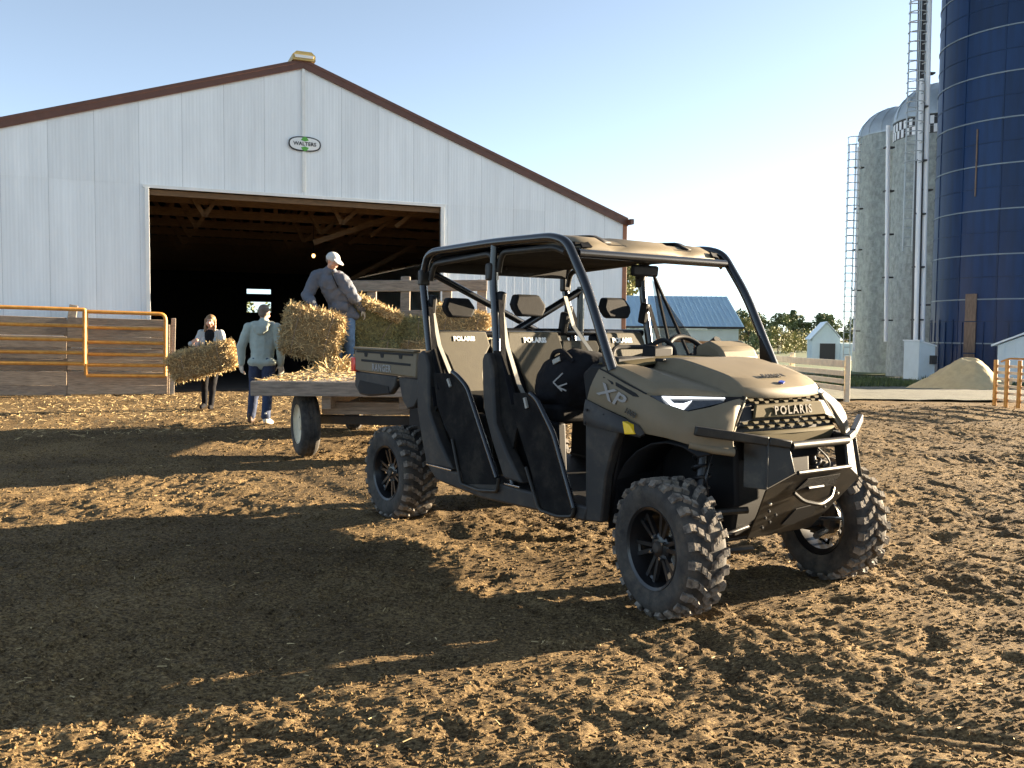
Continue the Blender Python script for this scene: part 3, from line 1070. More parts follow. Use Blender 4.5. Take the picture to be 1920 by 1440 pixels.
for i, (x, y, h, w, lf, lb) in enumerate([(32.3, 104, 2.4, 2.0, 'leaf_c', 'low yellowish bush above the rails of the cream fence'), (35.3, 108, 2.0, 2.1, 'leaf_c', 'lowest yellowish bush just left of the tiny white shed'),
                                      (29.3, 100, 3.2, 1.7, 'leaf_c', 'tall yellowish bush just right of the front cab pillar'), (27.0, 98, 3.4, 1.5, 'leaf_a', 'green bush seen through the windscreen opening below the trees'), (31.9, 116, 2.8, 2.2, 'leaf_b', 'dark bush behind the yellowish bushes')]):
    tree('shrub', lb, (x, y, -0.9), h, w, 60 + i, lf, 1100, 0.26, 0.05, 'bushes before the tree line', 'bush')

tree('tree', 'leafy green tree glimpsed through the small window at the back of the barn', (-20.5, 72, -0.3), 4.1, 1.8, 91, 'leaf_a', 900, 0.3, 0.1)
# blue roofed shed
sh = thing('farm_shed', 'long low shed with blue steel roof and pale wall beyond the orange gate', 'shed', (5.0, 58, -0.9), 0)
mb = MB()
mb.box((4.45, 2.6, 1.25), (9.0, 9.0, 2.7))
mb.build('shed_wall', 'pale_wall', sh)
for s in (-1, 1):
    mb = MB()
    yf, yr = (-2.15, 2.6) if s < 0 else (7.35, 2.6)
    p = [(-0.3, yf, 2.74), (9.25, yf, 2.74), (9.25, yr, 4.80), (-0.3, yr, 4.80)]
    mb.hexa([(a, b, c - 0.08) for a, b, c in p] + p)
    mb.build('shed_roof', 'blue_roof', sh)
mb = MB()
mb.box((4.5, -2.17, 2.68), (9.5, 0.08, 0.14))
mb.build('eave_board', 'dark_door', sh)
mb = MB()
mb.prism([(8.94, -1.9, 2.55), (8.94, 7.1, 2.55), (8.94, 2.6, 4.7)], (-0.05, 0, 0))
mb.build('gable_wall', 'pale_wall', sh)
for k in range(30):
    mb = MB()
    x = -0.25 + k * 0.325
    mb.beam((x, -2.15, 2.755), (x, 2.6, 4.815), 0.035, 0.025)
    mb.build('roof_rib', 'blue_roof', sh)

# small white shed
sm = thing('small_shed', 'tiny white gabled shed with a dark square door left of the silos', 'shed', (25.9, 75, -0.95), R(-14))
sm.scale = (1.15, 1.15, 1.12)
mb = MB()
mb.prism([(-0.95, 0, 0), (0.95, 0, 0), (0.95, 0, 1.85), (0, 0, 2.98), (-0.95, 0, 1.85)], (0, 5, 0))
mb.build('shed_wall', 'pale_wall', sm)
for s in (-1, 1):
    mb = MB()
    p = [(0, -0.2, 3.10), (s * 1.12, -0.2, 1.78), (s * 1.12, 5.2, 1.78), (0, 5.2, 3.10)]
    mb.hexa([(a, b, c - 0.07) for a, b, c in p] + p)
    mb.build('shed_roof', 'shed_roof', sm)
mb = MB()
mb.box((0.10, -0.03, 0.80), (1.05, 0.06, 1.35))
mb.build('shed_door', 'dark_door', sm)
mb = MB()
mb.box((1.9, 1.6, 0.75), (1.9, 4.0, 1.5))
mb.build('lean_to', 'pale_wall', sm)

# concrete silos
def concrete_silo(label, x, y, rr, ztop, zdome, checker):
    s = thing('concrete_silo', label, 'silo', (x, y, -1.1), 0, 'grey concrete silos')
    zt, zd = ztop + 1.1, zdome + 1.1
    mb = MB()
    mb.lathe([(rr, 0), (rr, zt)], seg=56)
    mb.build('silo_wall', 'concrete', s, ang=60)
    k = 0
    z = 0.5
    while z < zt - 0.2:
        mb = MB()
        mb.lathe([(rr, -0.012), (rr + 0.014, -0.008), (rr + 0.014, 0.008), (rr, 0.012)], seg=44)
        if k == 0:
            hoop = mb.build('silo_hoop', 'concrete', s)
        else:
            o = hoop.copy()
            link(o, s)
            o.location = (0, 0, z - 0.5)
        if k == 0:
            for v in hoop.data.vertices:
                v.co.z += 0.5
        z += 0.42 if z > 4 else 0.30
        k += 1
    prof = [(rr + 0.05, zt - 0.04), (rr + 0.05, zt)] + [(rr * math.cos(a) + 0.03 * (1 - a), zt + (zd - zt) * math.sin(a)) for a in np.linspace(0.05, PI / 2, 10)]
    mb = MB()
    mb.lathe(prof, seg=48)
    dm = mb.build('silo_dome', 'galv', s, ang=60)
    for k in range(18):
        a = 2 * PI * k / 18
        mb = MB()
        mb.tube([((rr * math.cos(b) + 0.04) * math.cos(a), (rr * math.cos(b) + 0.04) * math.sin(a), zt + (zd - zt) * math.sin(b) + 0.01) for b in np.linspace(0.02, PI / 2 - 0.05, 8)], 0.022, 5)
        mb.build('dome_rib', 'galv', dm)
    if checker:
        st = None
        N = 40
        for row in range(2):
            for k in range(N):
                a = 2 * PI * (k + 0.5 * row) / N
                if st is None:
                    mb = MB()
                    mb.box((0, 0, 0), (0.022, 2 * PI * rr / N * 0.52, 0.40))
                    st = mb.build('white_stave', 'pipe_white', s)
                    o = st
                else:
                    o = st.copy()
                    link(o, s)
                o.location = ((rr + 0.012) * math.cos(a), (rr + 0.012) * math.sin(a), zt - 0.34 - row * 0.42)
                o.rotation_euler = (0, 0, a)
        mb = MB()
        mb.lathe([(rr + 0.004, zt - 1.0), (rr + 0.004, zt - 0.05)], seg=48)
        mb.build('dark_stave_band', 'dark_door', s)
    return s
sA = concrete_silo('plain grey concrete silo farther back with galvanised dome', 22.30, 53, 2.30, 12.8, 14.5, False)
sB = concrete_silo('grey concrete silo with a white chequered band under its dome', 22.05, 47.5, 2.30, 12.45, 14.35, True)

def ladder(name, parent, x, y, z0, z1, w=0.42, step=0.30, cage=None, m='ladder'):
    mb = MB()
    for s in (-1, 1):
        mb.tube([(x + s * w / 2, y, z0), (x + s * w / 2, y, z1)], 0.028, 6)
    lad = mb.build(name, m, parent)
    rung = None
    z = z0 + 0.2
    while z < z1:
        if rung is None:
            mb = MB()
            mb.tube([(-w / 2, 0, 0), (w / 2, 0, 0)], 0.022, 6)
            rung = mb.build('rung', m, lad)
            o = rung
        else:
            o = rung.copy()
            link(o, lad)
        o.location = (x, y, z)
        z += step
    if cage:
        hoop = None
        z = cage
        while z < z1 + 0.5:
            if hoop is None:
                mb = MB()
                mb.tube([(0.36 * math.cos(a), -0.30 - 0.36 * math.sin(a) * 0.9, 0) for a in np.linspace(-0.5, PI + 0.5, 14)], 0.024, 6)
                hoop = mb.build('cage_hoop', m, lad)
                o = hoop
            else:
                o = hoop.copy()
                link(o, lad)
            o.location = (x, y, z)
            z += 0.42
        for a in (0.1, PI / 2, PI - 0.1):
            mb = MB()
            mb.tube([(x + 0.36 * math.cos(a), y - 0.30 - 0.33 * math.sin(a), cage), (x + 0.36 * math.cos(a), y - 0.30 - 0.33 * math.sin(a), z1 + 0.3)], 0.018, 5)
            mb.build('cage_bar', m, lad)
    return lad
def fill_pipe(parent, a, b, rad=0.085):
    mb = MB()
    mb.tube([a, b], rad, 10)
    p = mb.build('fill_pipe', 'pipe_white', parent)
    n = 5
    for k in range(n):
        t = (k + 0.5) / n
        c = Vector(a).lerp(Vector(b), t)
        mb = MB()
        mb.box(c + Vector((0.10, 0.12, 0)), (0.45, 0.30, 0.07))
        mb.build('pipe_bracket', 'dark_door', p)
# positions are local to the silo empties (origin at x, y, -1.1)
ladder('silo_ladder', sA, 18.95 - 22.30, 51.5 - 53, 1.2, 13.2, 0.36, 0.42, cage=3.4)
fill_pipe(sA, (19.22 - 22.30, 51.3 - 53, 13.0), (19.30 - 22.30, 51.3 - 53, 1.6), 0.075)
fill_pipe(sB, (18.27 - 22.05, 45 - 47.5, 12.75), (18.50 - 22.05, 45 - 47.5, 2.2), 0.10)

# blue enamelled silo
bs = thing('blue_silo', 'tall dark blue enamelled steel silo with pale rings', 'silo', (22.72, 40.6, -1.1), 0)
rr, N, SH = 3.70, 14, 1.86
sheet = None
zr0 = 2.2
for row in range(13):
    for k in range(N):
        if sheet is None:
            mb = MB()
            rows = []
            for t in range(7):
                a = (t / 6 - 0.5) * 2 * PI / N * 0.992
                rows.append([(rr * math.cos(a), rr * math.sin(a), 0.0), (rr * math.cos(a), rr * math.sin(a), SH - 0.02)])
            mb.grid(rows)
            sheet = mb.build('steel_sheet', 'blue_glass', bs, ang=60)
            o = sheet
        else:
            o = sheet.copy()
            link(o, bs)
        o.location = (0, 0, zr0 - SH + row * SH)
        o.rotation_euler = (0, 0, 2 * PI * (k + 0.5 * (row % 2) * 0.0) / N + 0.12)
mb = MB()
mb.lathe([(rr - 0.03, 0), (rr - 0.03, zr0 + 13 * SH)], seg=56)
mb.build('silo_core', 'dark_door', bs, ang=60)
ring = None
for row in range(13):
    for half, m_ in ((0.0, 'silo_ring'), (0.5, 'blue_glass')):
        z = zr0 - SH + row * SH + half * SH
        mb = MB()
        w_ = 0.026 if half == 0 else 0.018
        mb.lathe([(rr - 0.01, z - w_), (rr + w_ * 1.3, z - w_), (rr + w_ * 1.3, z + w_), (rr - 0.01, z + w_)], seg=64)
        mb.build('silo_ring' if half == 0 else 'sheet_lap', m_, bs)
for k in range(N):
    a = 2 * PI * (k + 0.5) / N + 0.12
    mb = MB()
    c, s = math.cos(a), math.sin(a)
    mb.beam(((rr + 0.008) * c, (rr + 0.008) * s, 0.3), ((rr + 0.008) * c, (rr + 0.008) * s, 25), 0.07, 0.03, up=(c, s, 0))
    mb.build('vertical_lap', 'blue_glass', bs)
# streaky brown panels up the wall and base boards
a = math.atan2(38.8 - 40.6, 20.08 - 23.2)
for z0, z1, w_ in ((0.6, 1.75, 0.50), (1.80, 3.1, 0.52), (3.15, 4.3, 0.50)):
    mb = MB()
    c, s = math.cos(a), math.sin(a)
    mb.beam(((rr + 0.03) * c, (rr + 0.03) * s, z0), ((rr + 0.03) * c, (rr + 0.03) * s, z1), w_, 0.05, up=(c, s, 0))
    mb.build('chute_panel', 'rust', bs)
mb = MB()
mb.beam(((rr + 0.02) * math.cos(a), (rr + 0.02) * math.sin(a), 8.4), ((rr + 0.03) * math.cos(a), (rr + 0.03) * math.sin(a), 11.2), 0.05, 0.05, up=(c, s, 0))
mb.build('conduit', 'rust', bs)
for k in range(14):
    a2 = a - 1.15 + k * 0.13
    if abs(a2 - a) < 0.1:
        continue
    mb = MB()
    c, s = math.cos(a2), math.sin(a2)
    mb.beam(((rr + 0.02) * c, (rr + 0.02) * s, 0.2), ((rr + 0.02) * c, (rr + 0.02) * s, 3.1 + 0.12 * (k % 2)), 0.05, 0.03, up=(c, s, 0))
    mb.build('base_rib', 'blue_glass', bs)
ladder('silo_ladder', bs, 17.72 - 23.2, 40 - 40.6, 6.2, 26, 0.40, 0.40, cage=10.0)
fill_pipe(bs, (18.09 - 23.2, -0.6, 13.6), (18.23 - 23.2, -0.6, 2.05), 0.10)
fill_pipe(bs, (18.28 - 23.2, -0.4, 26.5), (18.62 - 23.2, -0.4, 1.35), 0.11)
mb = MB()
mb.beam((18.38 - 23.2, -0.3, 0.6), (18.05 - 23.2, -0.3, 26.5), 0.34, 0.2, up=(0, 1, 0))
mb.build('ladder_chute', 'dark_door', bs)
bx_ = thing('control_hut', 'small white steel hut at the foot of the silos', 'hut', (17.45, 38.2, -0.75), R(6))
mb = MB()
mb.prism([(-0.36, 0, 0), (0.36, 0, 0), (0.36, 0, 1.72), (-0.36, 0, 1.92)], (0, 1.2, 0))
mb.build('hut_wall', 'pale_wall', bx_, bevel=0.01)
mb = MB()
mb.box((0.22, -0.10, 1.15), (0.22, 0.20, 0.36))
mb.build('meter_box', 'dark_door', bx_, bevel=0.01)
mb = MB()
mb.prism([(-0.40, -0.05, 1.93), (0.40, -0.05, 1.71), (0.40, -0.05, 1.76), (-0.40, -0.05, 1.98)], (0, 1.3, 0))
mb.build('hut_roof', 'shed_roof', bx_)

# sand heap
hp_ = thing('sand_heap', 'pale sand heap at the foot of the blue silo', 'sand heap', (12.95, 25.6, 0), 0)
nr_, na_ = 34, 72
V_ = []
for i in range(nr_):
    for k in range(na_):
        a = 2 * PI * k / na_
        t = i / (nr_ - 1)
        Rm = 1.35 + 0.25 * math.cos(a - PI) + 0.15 * math.sin(3 * a)
        x, y = math.cos(a) * Rm * t, math.sin(a) * Rm * t
        z = 1.05 * (1 - t) ** 1.05 * (1 - 0.25 * math.exp(-(t / 0.12) ** 2))
        x2, y2 = x - 0.9, y + 0.75
        V_.append((x, y, z))
V_ = np.array(V_)
V_[:, 2] += 0.24 * perlin(V_[:, 0] / 0.7 + 5, V_[:, 1] / 0.7, 41) * np.clip(V_[:, 2] * 2, 0, 1) + 0.035 * perlin(V_[:, 0] / 0.14, V_[:, 1] / 0.12, 42)
d2 = np.sqrt((V_[:, 0] - 0.95) ** 2 + (V_[:, 1] + 0.9) ** 2)
V_[:, 2] = np.maximum(V_[:, 2], 0.50 * (1 - d2 / 0.9))
V_[:, 2] += base_height(12.95 + V_[:, 0], 25.6 + V_[:, 1]) + 0.02
F = []
for i in range(nr_ - 1):
    for k in range(na_):
        k2 = (k + 1) % na_
        F.append((i * na_ + k, i * na_ + k2, (i + 1) * na_ + k2, (i + 1) * na_ + k))
fast_mesh('heap_surface', V_, F, 'sand', hp_, smooth=True)

# white shed at the picture edge
ws = thing('white_barn', 'low white steel building at the edge behind the orange and white panel', 'shed', (17.1, 32, -0.6), R(-33))
mb = MB()
mb.prism([(0, 0, 0), (7.5, 0, 0), (7.5, 0, 1.70), (3.75, 0, 3.30), (0, 0, 1.70)], (0, 6, 0))
mb.build('building_wall', 'pale_wall', ws)
for s in (-1, 1):
    mb = MB()
    x1 = 3.75 + s * 3.95
    p = [(3.75, -0.15, 3.42), (x1, -0.15, 1.72), (x1, 6.2, 1.72), (3.75, 6.2, 3.42)]
    mb.hexa([(a_, b_, c_ - 0.07) for a_, b_, c_ in p] + p)
    mb.build('building_roof', 'shed_roof', ws)
for k in range(22):
    mb = MB()
    x = 0.2 + k * 0.33
    mb.box((x, -0.012, (1.7 + min(x, 7.5 - x) * 0.42) / 2), (0.05, 0.02, 1.62 + min(x, 7.5 - x) * 0.42))
    mb.build('wall_rib', 'pale_wall', ws)

# cream rail fence right of the vehicle
cf_ = thing('rail_fence', 'cream board rail fence running away behind the vehicle bonnet', 'fence', (7.05, 19.1, 0), 0)
fd = Vector((-0.085, 1.0, 0)).normalized()
for z, h in ((0.80, 0.15), (0.60, 0.11), (0.43, 0.10), (0.28, 0.10)):
    for a, b in ((0.0, 3.0), (3.0, 6.2)):
        mb = MB()
        p, q_ = fd * a + Vector((-0.07, 0, z)), fd * b + Vector((-0.07, 0, z - 0.02 * b / 6))
        mb.beam(p, q_, 0.05, h)
        mb.build('rail', 'cream', cf_, bevel=0.008)
for d in (0.02, 3.0, 6.1):
    mb = MB()
    p = fd * d
    mb.box((p.x + 0.02, p.y, 0.44), (0.10, 0.10, 1.06))
    mb.build('post', 'cream', cf_, bevel=0.01)
# orange gate beyond the windscreen opening
gx_ = Vector((3.74, 16.0, 0))
dv = Vector((3.80 - 3.74, 24 - 16.0, 0))
tube_gate('tube_gate', 'orange tube gate seen through the windscreen opening before the blue roofed shed', (3.80, 24.0, -0.16), math.atan2(-8.0, -0.06), 8.0, [0.35, 0.62, 1.06], 1.40, [0.05, 2.7, 5.3, 7.95], None, 'orange', 0.03)
# orange and cream panel at the picture edge
og = thing('corral_panel', 'cream rail panel with three orange uprights at the picture edge', 'fence panel', (9.79, 18.35, 0), math.atan2(-2.0, 0.50))
for z in (0.13, 0.27, 0.41, 0.55, 0.68, 0.81):
    mb = MB()
    mb.beam((0, 0.03, z), (2.4, 0.03, z - 0.01), 0.03, 0.055)
    mb.build('rail', 'cream', og, bevel=0.006)
for x in (0.0, 0.30, 0.62, 0.98, 1.40, 2.3):
    mb = MB()
    mb.box((x, -0.012, 0.46), (0.075, 0.045, 0.95))
    mb.build('upright', 'orange', og, bevel=0.008)
mb = MB()
mb.tube(rounded([(0.15, -0.02, 0.90), (0.35, -0.02, 0.97), (1.0, -0.02, 0.97), (1.5, -0.02, 0.85)], 0.1, 4), 0.018, 8)
mb.build('top_loop', 'orange', og)
# ================================================================== VEHICLE
# local frame: X forward, Y to the vehicle's left, Z up, origin on the ground under the front axle
V = thing('utility_vehicle', 'tan and black off road utility vehicle with open cab and black steel bumper on dirt',
          'utility vehicle', (1.327, 4.879, -0.012), R(-54.92))

def my(p, s):
    return (p[0], p[1] * s, p[2])

def panel(name, poly_xz, y, th, m, s=1, bevel=0.008, parent=V, ys=None):
    """flat side panel: polygon in x,z on plane y (near side negative), thickness inward"""
    mb = MB()
    mb.prism([my((x, y, z), s) for x, z in poly_xz], (0, th * s, 0))
    return mb.build(name, m, parent, bevel=bevel)

# ------------------------------------------------ wheels
def lug_block(mb, a0, a1, a2, a3, y0, y1, r0, r1, taper=0.85):
    # quad footprint in (angle,y): (a0,y0),(a1,y0),(a2,y1),(a3,y1)
    def pt(a, y, r):
        return (r * math.cos(a), y, r * math.sin(a))
    ca, cyy = (a0 + a1 + a2 + a3) / 4, (y0 + y1) / 2
    foot = [(a0, y0), (a1, y0), (a2, y1), (a3, y1)]
    top = [(ca + (a - ca) * taper, cyy + (y - cyy) * 0.94) for a, y in foot]
    mb.hexa([pt(a, y, r0) for a, y in foot] + [pt(a, y, r1) for a, y in top])

def make_wheel(w, Rw=0.35, name='wheel'):
    """returns root part (rim) with tyre, nuts as children. outer face towards -Y"""
    h = w / 2
    mb = MB()
    # barrel and lip
    mb.lathe([(0.192, -h + 0.012), (0.207, -h + 0.004), (0.213, -h + 0.016), (0.205, -h + 0.03), (0.190, -h + 0.045), (0.182, -h + 0.08),
              (0.180, h - 0.03), (0.208, h - 0.01), (0.200, h - 0.004), (0.172, h - 0.03), (0.172, -h + 0.09), (0.182, -h + 0.05)],
             axis='Y', seg=40, closed=True)
    yf = -h + 0.058
    mb.lathe([(0.0, yf - 0.004), (0.052, yf - 0.004), (0.072, yf + 0.006), (0.075, yf + 0.03), (0.0, yf + 0.03)], axis='Y', seg=24)
    for k in range(6):
        a = 2 * PI * k / 6 + 0.2
        for da in (-0.17, 0.17):
            a1 = a + da
            c0, s0 = math.cos(a), math.sin(a)
            p0 = Vector((0.06 * math.cos(a + da * 1.2), yf + 0.008, 0.06 * math.sin(a + da * 1.2)))
            p1 = Vector((0.182 * math.cos(a1), yf - 0.002, 0.182 * math.sin(a1)))
            mb.beam(p0, p1, 0.020, 0.020, up=(0, 1, 0))
        mb.lathe([(0.165, yf + 0.002), (0.178, yf - 0.004), (0.182, yf + 0.014), (0.166, yf + 0.016)], axis='Y', seg=6, closed=True,
                 a0=a - 0.2, a1=a + 0.2)
    rim = mb.build(name, 'rim', V, ang=30)
    mb = MB()
    mb.lathe([(0.0, yf - 0.026), (0.024, yf - 0.024), (0.032, yf - 0.012), (0.033, yf)], axis='Y', seg=16)
    mb.build('centre_cap', 'grey', rim)
    for k in range(4):
        a = PI / 2 * k + 0.55
        mb = MB()
        mb.lathe([(0.0, yf - 0.022), (0.009, yf - 0.022), (0.011, yf - 0.018), (0.011, yf)], (0.056 * math.cos(a), 0, 0.056 * math.sin(a)), 'Y', 6)
        mb.build('lug_nut', 'bright', rim)
    t = MB()
    t.lathe([(0.196, -h + 0.03), (0.206, -h + 0.008), (0.222, -h + 0.004), (0.250, -h - 0.006), (0.280, -h - 0.009), (0.305, -h - 0.004), (0.320, -h + 0.012), (0.329, -h + 0.035),
             (0.331, 0), (0.329, h - 0.035), (0.320, h - 0.012), (0.305, h + 0.004), (0.280, h + 0.009), (0.250, h + 0.006), (0.222, h - 0.004), (0.206, h - 0.008), (0.196, h - 0.03)],
            axis='Y', seg=56)
    tyre = t.build('tyre', 'rubber', rim, ang=45)
    L = MB()
    N = 24
    for k in range(N):
        a = 2 * PI * k / N
        st = 2 * PI / N
        for sgn, off in ((-1, 0), (1, st / 2)):
            b = a + off
            # centre chevron lug
            lug_block(L, b, b + st * 0.40, b + st * 0.56, b + st * 0.18, sgn * 0.006, sgn * h * 0.25, 0.325, Rw + 0.001)
            lug_block(L, b + st * 0.30, b + st * 0.70, b + st * 0.92, b + st * 0.50, sgn * h * 0.29, sgn * h * 0.56, 0.325, Rw)
            # outer lug
            lug_block(L, b + st * 0.62, b + st * 1.04, b + st * 1.16, b + st * 0.70, sgn * h * 0.60, sgn * h * 0.93, 0.322, Rw - 0.002)
            # shoulder biter running down the side wall
            def pt(an, y, r):
                return (r * math.cos(an), y, r * math.sin(an))
            an0, an1 = b + st * 0.66, b + st * 1.10
            if k % 2 == 0:
                an1 += st * 0.06
            ya, yb = sgn * h * 0.90, sgn * (h + 0.004)
            rin = 0.296 if k % 2 else 0.304
            L.hexa([pt(an0, ya, 0.318), pt(an1, ya, 0.318), pt(an1, yb - sgn * 0.012, rin), pt(an0, yb - sgn * 0.012, rin),
                    pt(an0, ya, Rw - 0.004), pt(an1, ya, Rw - 0.004), pt(an1, yb + sgn * 0.006, rin + 0.022), pt(an0, yb + sgn * 0.006, rin + 0.022)])
    L.build('tread_lugs', 'tread', rim, ang=30)
    return rim

fw = make_wheel(0.225)
fw.location = (0, -0.656, 0.35)
fw.rotation_euler = (0, 0, R(-8))
fl = copy_tree(fw, V)
fl.location = (0, 0.656, 0.35)
fl.rotation_euler = (0, R(15), R(180 - 8))
rw = make_wheel(0.275)
rw.location = (-2.87, -0.631, 0.35)
rw.rotation_euler = (0, R(25), 0)
rl = copy_tree(rw, V)
rl.location = (-2.87, 0.631, 0.35)
rl.rotation_euler = (0, 0, R(180))

# ------------------------------------------------ underbody, floor, blocks
mb = MB()
mb.prism([(-2.45, 0, 0.345), (-0.35, 0, 0.345), (0.05, 0, 0.33), (0.05, 0, 0.44), (-2.45, 0, 0.44)], (0, 0.52, 0))
mb.prism([(-2.45, 0, 0.345), (-0.35, 0, 0.345), (0.05, 0, 0.33), (0.05, 0, 0.44), (-2.45, 0, 0.44)], (0, -0.52, 0))
mb.build('skid_plate', 'black', V, bevel=0.01)
mb = MB()
mb.box((-1.40, 0, 0.445), (1.85, 1.40, 0.03))
mb.build('floor_pan', 'black', V, bevel=0.005)
mb = MB()
mb.prism([(-0.50, -0.63, 0.40), (-0.42, -0.63, 0.40), (-0.40, -0.63, 1.18), (-0.48, -0.63, 1.18)], (0, 1.26, 0))
mb.build('firewall', 'black', V)
mb = MB()
mb.prism([(-0.42, -0.30, 0.36), (0.10, -0.30, 0.36), (0.13, -0.30, 0.55), (0.10, -0.30, 1.03), (-0.42, -0.30, 1.14)], (0, 0.60, 0))
mb.build('radiator_bay', 'black', V, bevel=0.02)
for s in (1, -1):
    mb = MB()   # wheel arch liner: back wall and ceiling of the front arch
    rows = []
    for t in range(9):
        a = PI * 0.02 + PI * 0.62 * t / 8
        x, z = -0.02 - 0.47 * math.cos(a) * 0.98, 0.42 + 0.50 * math.sin(a)
        if t == 0:
            x, z = -0.47, 0.40
        rows.append([my((x, -0.64, z - 0.05), s), my((x, -0.36, z - 0.03), s)])
    mb.grid(rows)
    mb.build('arch_liner', 'black', V, solid=0.01)
# rear drivetrain
mb = MB()
mb.box((-2.86, 0, 0.62), (0.80, 0.72, 0.50))
mb.box((-2.86, 0, 0.36), (0.40, 0.40, 0.16))
mb.tube([(-3.1, -0.3, 0.75), (-3.1, 0.35, 0.75)], 0.11, 14)
mb.build('engine_block', 'black', V, bevel=0.03)
mb = MB()
mb.tube([(-2.87, -0.60, 0.35), (-2.87, 0.60, 0.35)], 0.035, 10)
mb.tube([(0.0, -0.62, 0.35), (0.0, 0.62, 0.35)], 0.028, 10)
mb.build('drive_shaft', 'spring', V)

# ------------------------------------------------ front and rear suspension
def helix(a, b, r, turns, n=14):
    a, b = Vector(a), Vector(b)
    d = (b - a)
    t = d.normalized()
    u = t.cross(Vector((1, 0, 0))).normalized()
    w_ = t.cross(u)
    k = int(turns * n)
    return [a + d * (i / k) + (u * math.cos(2 * PI * i / n) + w_ * math.sin(2 * PI * i / n)) * r for i in range(k + 1)]
for s in (1, -1):
    for x0_, top, bot in ((0.03, (0.00, -0.40, 0.93), (0.05, -0.52, 0.40)), (-2.87, (-2.80, -0.36, 0.88), (-2.86, -0.42, 0.40))):
        mb = MB()
        mb.tube([my(top, s), my([top[i] * 0.45 + bot[i] * 0.55 for i in range(3)], s)], 0.024, 10)
        mb.tube([my(top, s), my(bot, s)], 0.013, 8)
        sh = mb.build('shock_absorber', 'spring', V)
        mb = MB()
        t2 = [top[i] * 0.95 + bot[i] * 0.05 for i in range(3)]
        b2 = [top[i] * 0.15 + bot[i] * 0.85 for i in range(3)]
        mb.tube(helix(my(t2, s), my(b2, s), 0.046, 7.5), 0.0085, 6)
        mb.build('coil_spring', 'spring', sh)
    for zz, yi, dz in ((0.30, -0.26, 0.0), (0.50, -0.30, 0.02)):
        mb = MB()
        for xa in (-0.17, 0.20):
            mb.tube([my((xa, yi, zz + 0.03), s), my((xa * 0.5 + 0.02, -0.45, zz + 0.02), s), my((0.01, -0.57, zz), s)], 0.018, 8)
        mb.tube([my((-0.06, -0.44, zz + 0.02), s), my((0.10, -0.44, zz + 0.02), s)], 0.014, 8)
        mb.build('control_arm', 'steel_black', V)
    mb = MB()
    mb.box(my((0.0, -0.57, 0.40), s), (0.09, 0.07, 0.26))
    mb.tube([my((0.12, -0.20, 0.42), s), my((0.14, -0.56, 0.38), s)], 0.012, 8)
    mb.build('steering_knuckle', 'spring', V, bevel=0.012)
    mb = MB()
    mb.lathe([(0.05, -0.006), (0.115, -0.006), (0.115, 0.006), (0.05, 0.006)], my((0, -0.60, 0.35), s), 'Y', 28, closed=True)
    mb.build('brake_disc', 'bright', V)
    mb = MB()
    mb.tube(spline([my((0.06, -0.42, 0.80), s), my((0.10, -0.50, 0.70), s), my((0.08, -0.47, 0.58), s), my((0.05, -0.56, 0.45), s)]), 0.006, 6)
    mb.build('brake_hose', 'spring', V)
    mb = MB()
    for xa in (-2.60, -3.02):
        mb.tube([my((xa, -0.20, 0.33), s), my((-2.86, -0.52, 0.30), s)], 0.02, 8)
    mb.tube([my((-2.84, -0.20, 0.55), s), my((-2.86, -0.52, 0.46), s)], 0.018, 8)
    mb.build('rear_control_arm', 'steel_black', V)

# ------------------------------------------------ hood
def lerp(a, b, t):
    return tuple(a[i] + (b[i] - a[i]) * t for i in range(len(a)))
rear = [(-0.42, 0.0, 1.275), (-0.42, -0.17, 1.275), (-0.42, -0.315, 1.272), (-0.42, -0.332, 1.268), (-0.42, -0.372, 1.222), (-0.425, -0.405, 1.220), (-0.44, -0.55, 1.243), (-0.47, -0.645, 1.240), (-0.50, -0.69, 1.222)]
front = [(0.205, 0.0, 1.100), (0.198, -0.15, 1.102), (0.168, -0.272, 1.108), (0.163, -0.285, 1.107), (0.120, -0.335, 1.098), (0.095, -0.37, 1.102), (0.0, -0.50, 1.112), (-0.09, -0.625, 1.115), (-0.13, -0.692, 1.108)]
bulge = [0.056, 0.056, 0.055, 0.053, 0.014, 0.014, 0.030, 0.026, 0.004]
NR = 18
half = []
for i in range(NR + 1):
    t = i / NR
    row = []
    for a, b, h in zip(rear, front, bulge):
        p = lerp(a, b, t)
        z = p[2] + h * (1 - abs(2 * t - 1) ** (3 if t < 0.5 else 5)) * (0.80 + 0.30 * t)
        if i == NR:
            z -= 0.012
        row.append((p[0], p[1], z))
    half.append(row)
rows = [list(reversed(r)) + [(p[0], -p[1], p[2]) for p in r[1:]] for r in half]
mb = MB()
mb.grid(rows)
hood = mb.build('hood', 'tan', V, ang=16, solid=0.012)
mb = MB()
mb.box((0.0, -0.31, 1.236), (0.10, 0.035, 0.01), Matrix.Rotation(R(12), 3, 'Y'))
mb.box((0.0, 0.31, 1.236), (0.10, 0.035, 0.01), Matrix.Rotation(R(12), 3, 'Y'))
# small hood hinge caps
for s in (1, -1):
    mb = MB()
    mb.box(my((-0.37, -0.37, 1.272), s), (0.06, 0.03, 0.018))
    mb.build('hood_latch', 'black', hood, bevel=0.006)
def hood_point(x, y):
    best = None
    for r in rows:
        for p in r:
            d = (p[0] - x) ** 2 + (p[1] - y) ** 2
            if best is None or d < best[0]:
                best = (d, p)
    return best[1]
text_obj('model_lettering', 'RANGER', 0.042, 'letter_dark', hood, (0.095, 0.0, 1.200), (0, 1, 0), (-0.9, 0, 0.42), 0.0015, 0.001, 1.15)
mb = MB()
mb.prism([(0.150, -0.028, 1.164), (0.142, 0.0, 1.170), (0.150, 0.028, 1.164), (0.160, 0.0, 1.157)], (0.004, 0, 0.008))
mb.build('hood_badge', 'logo_blue', hood)

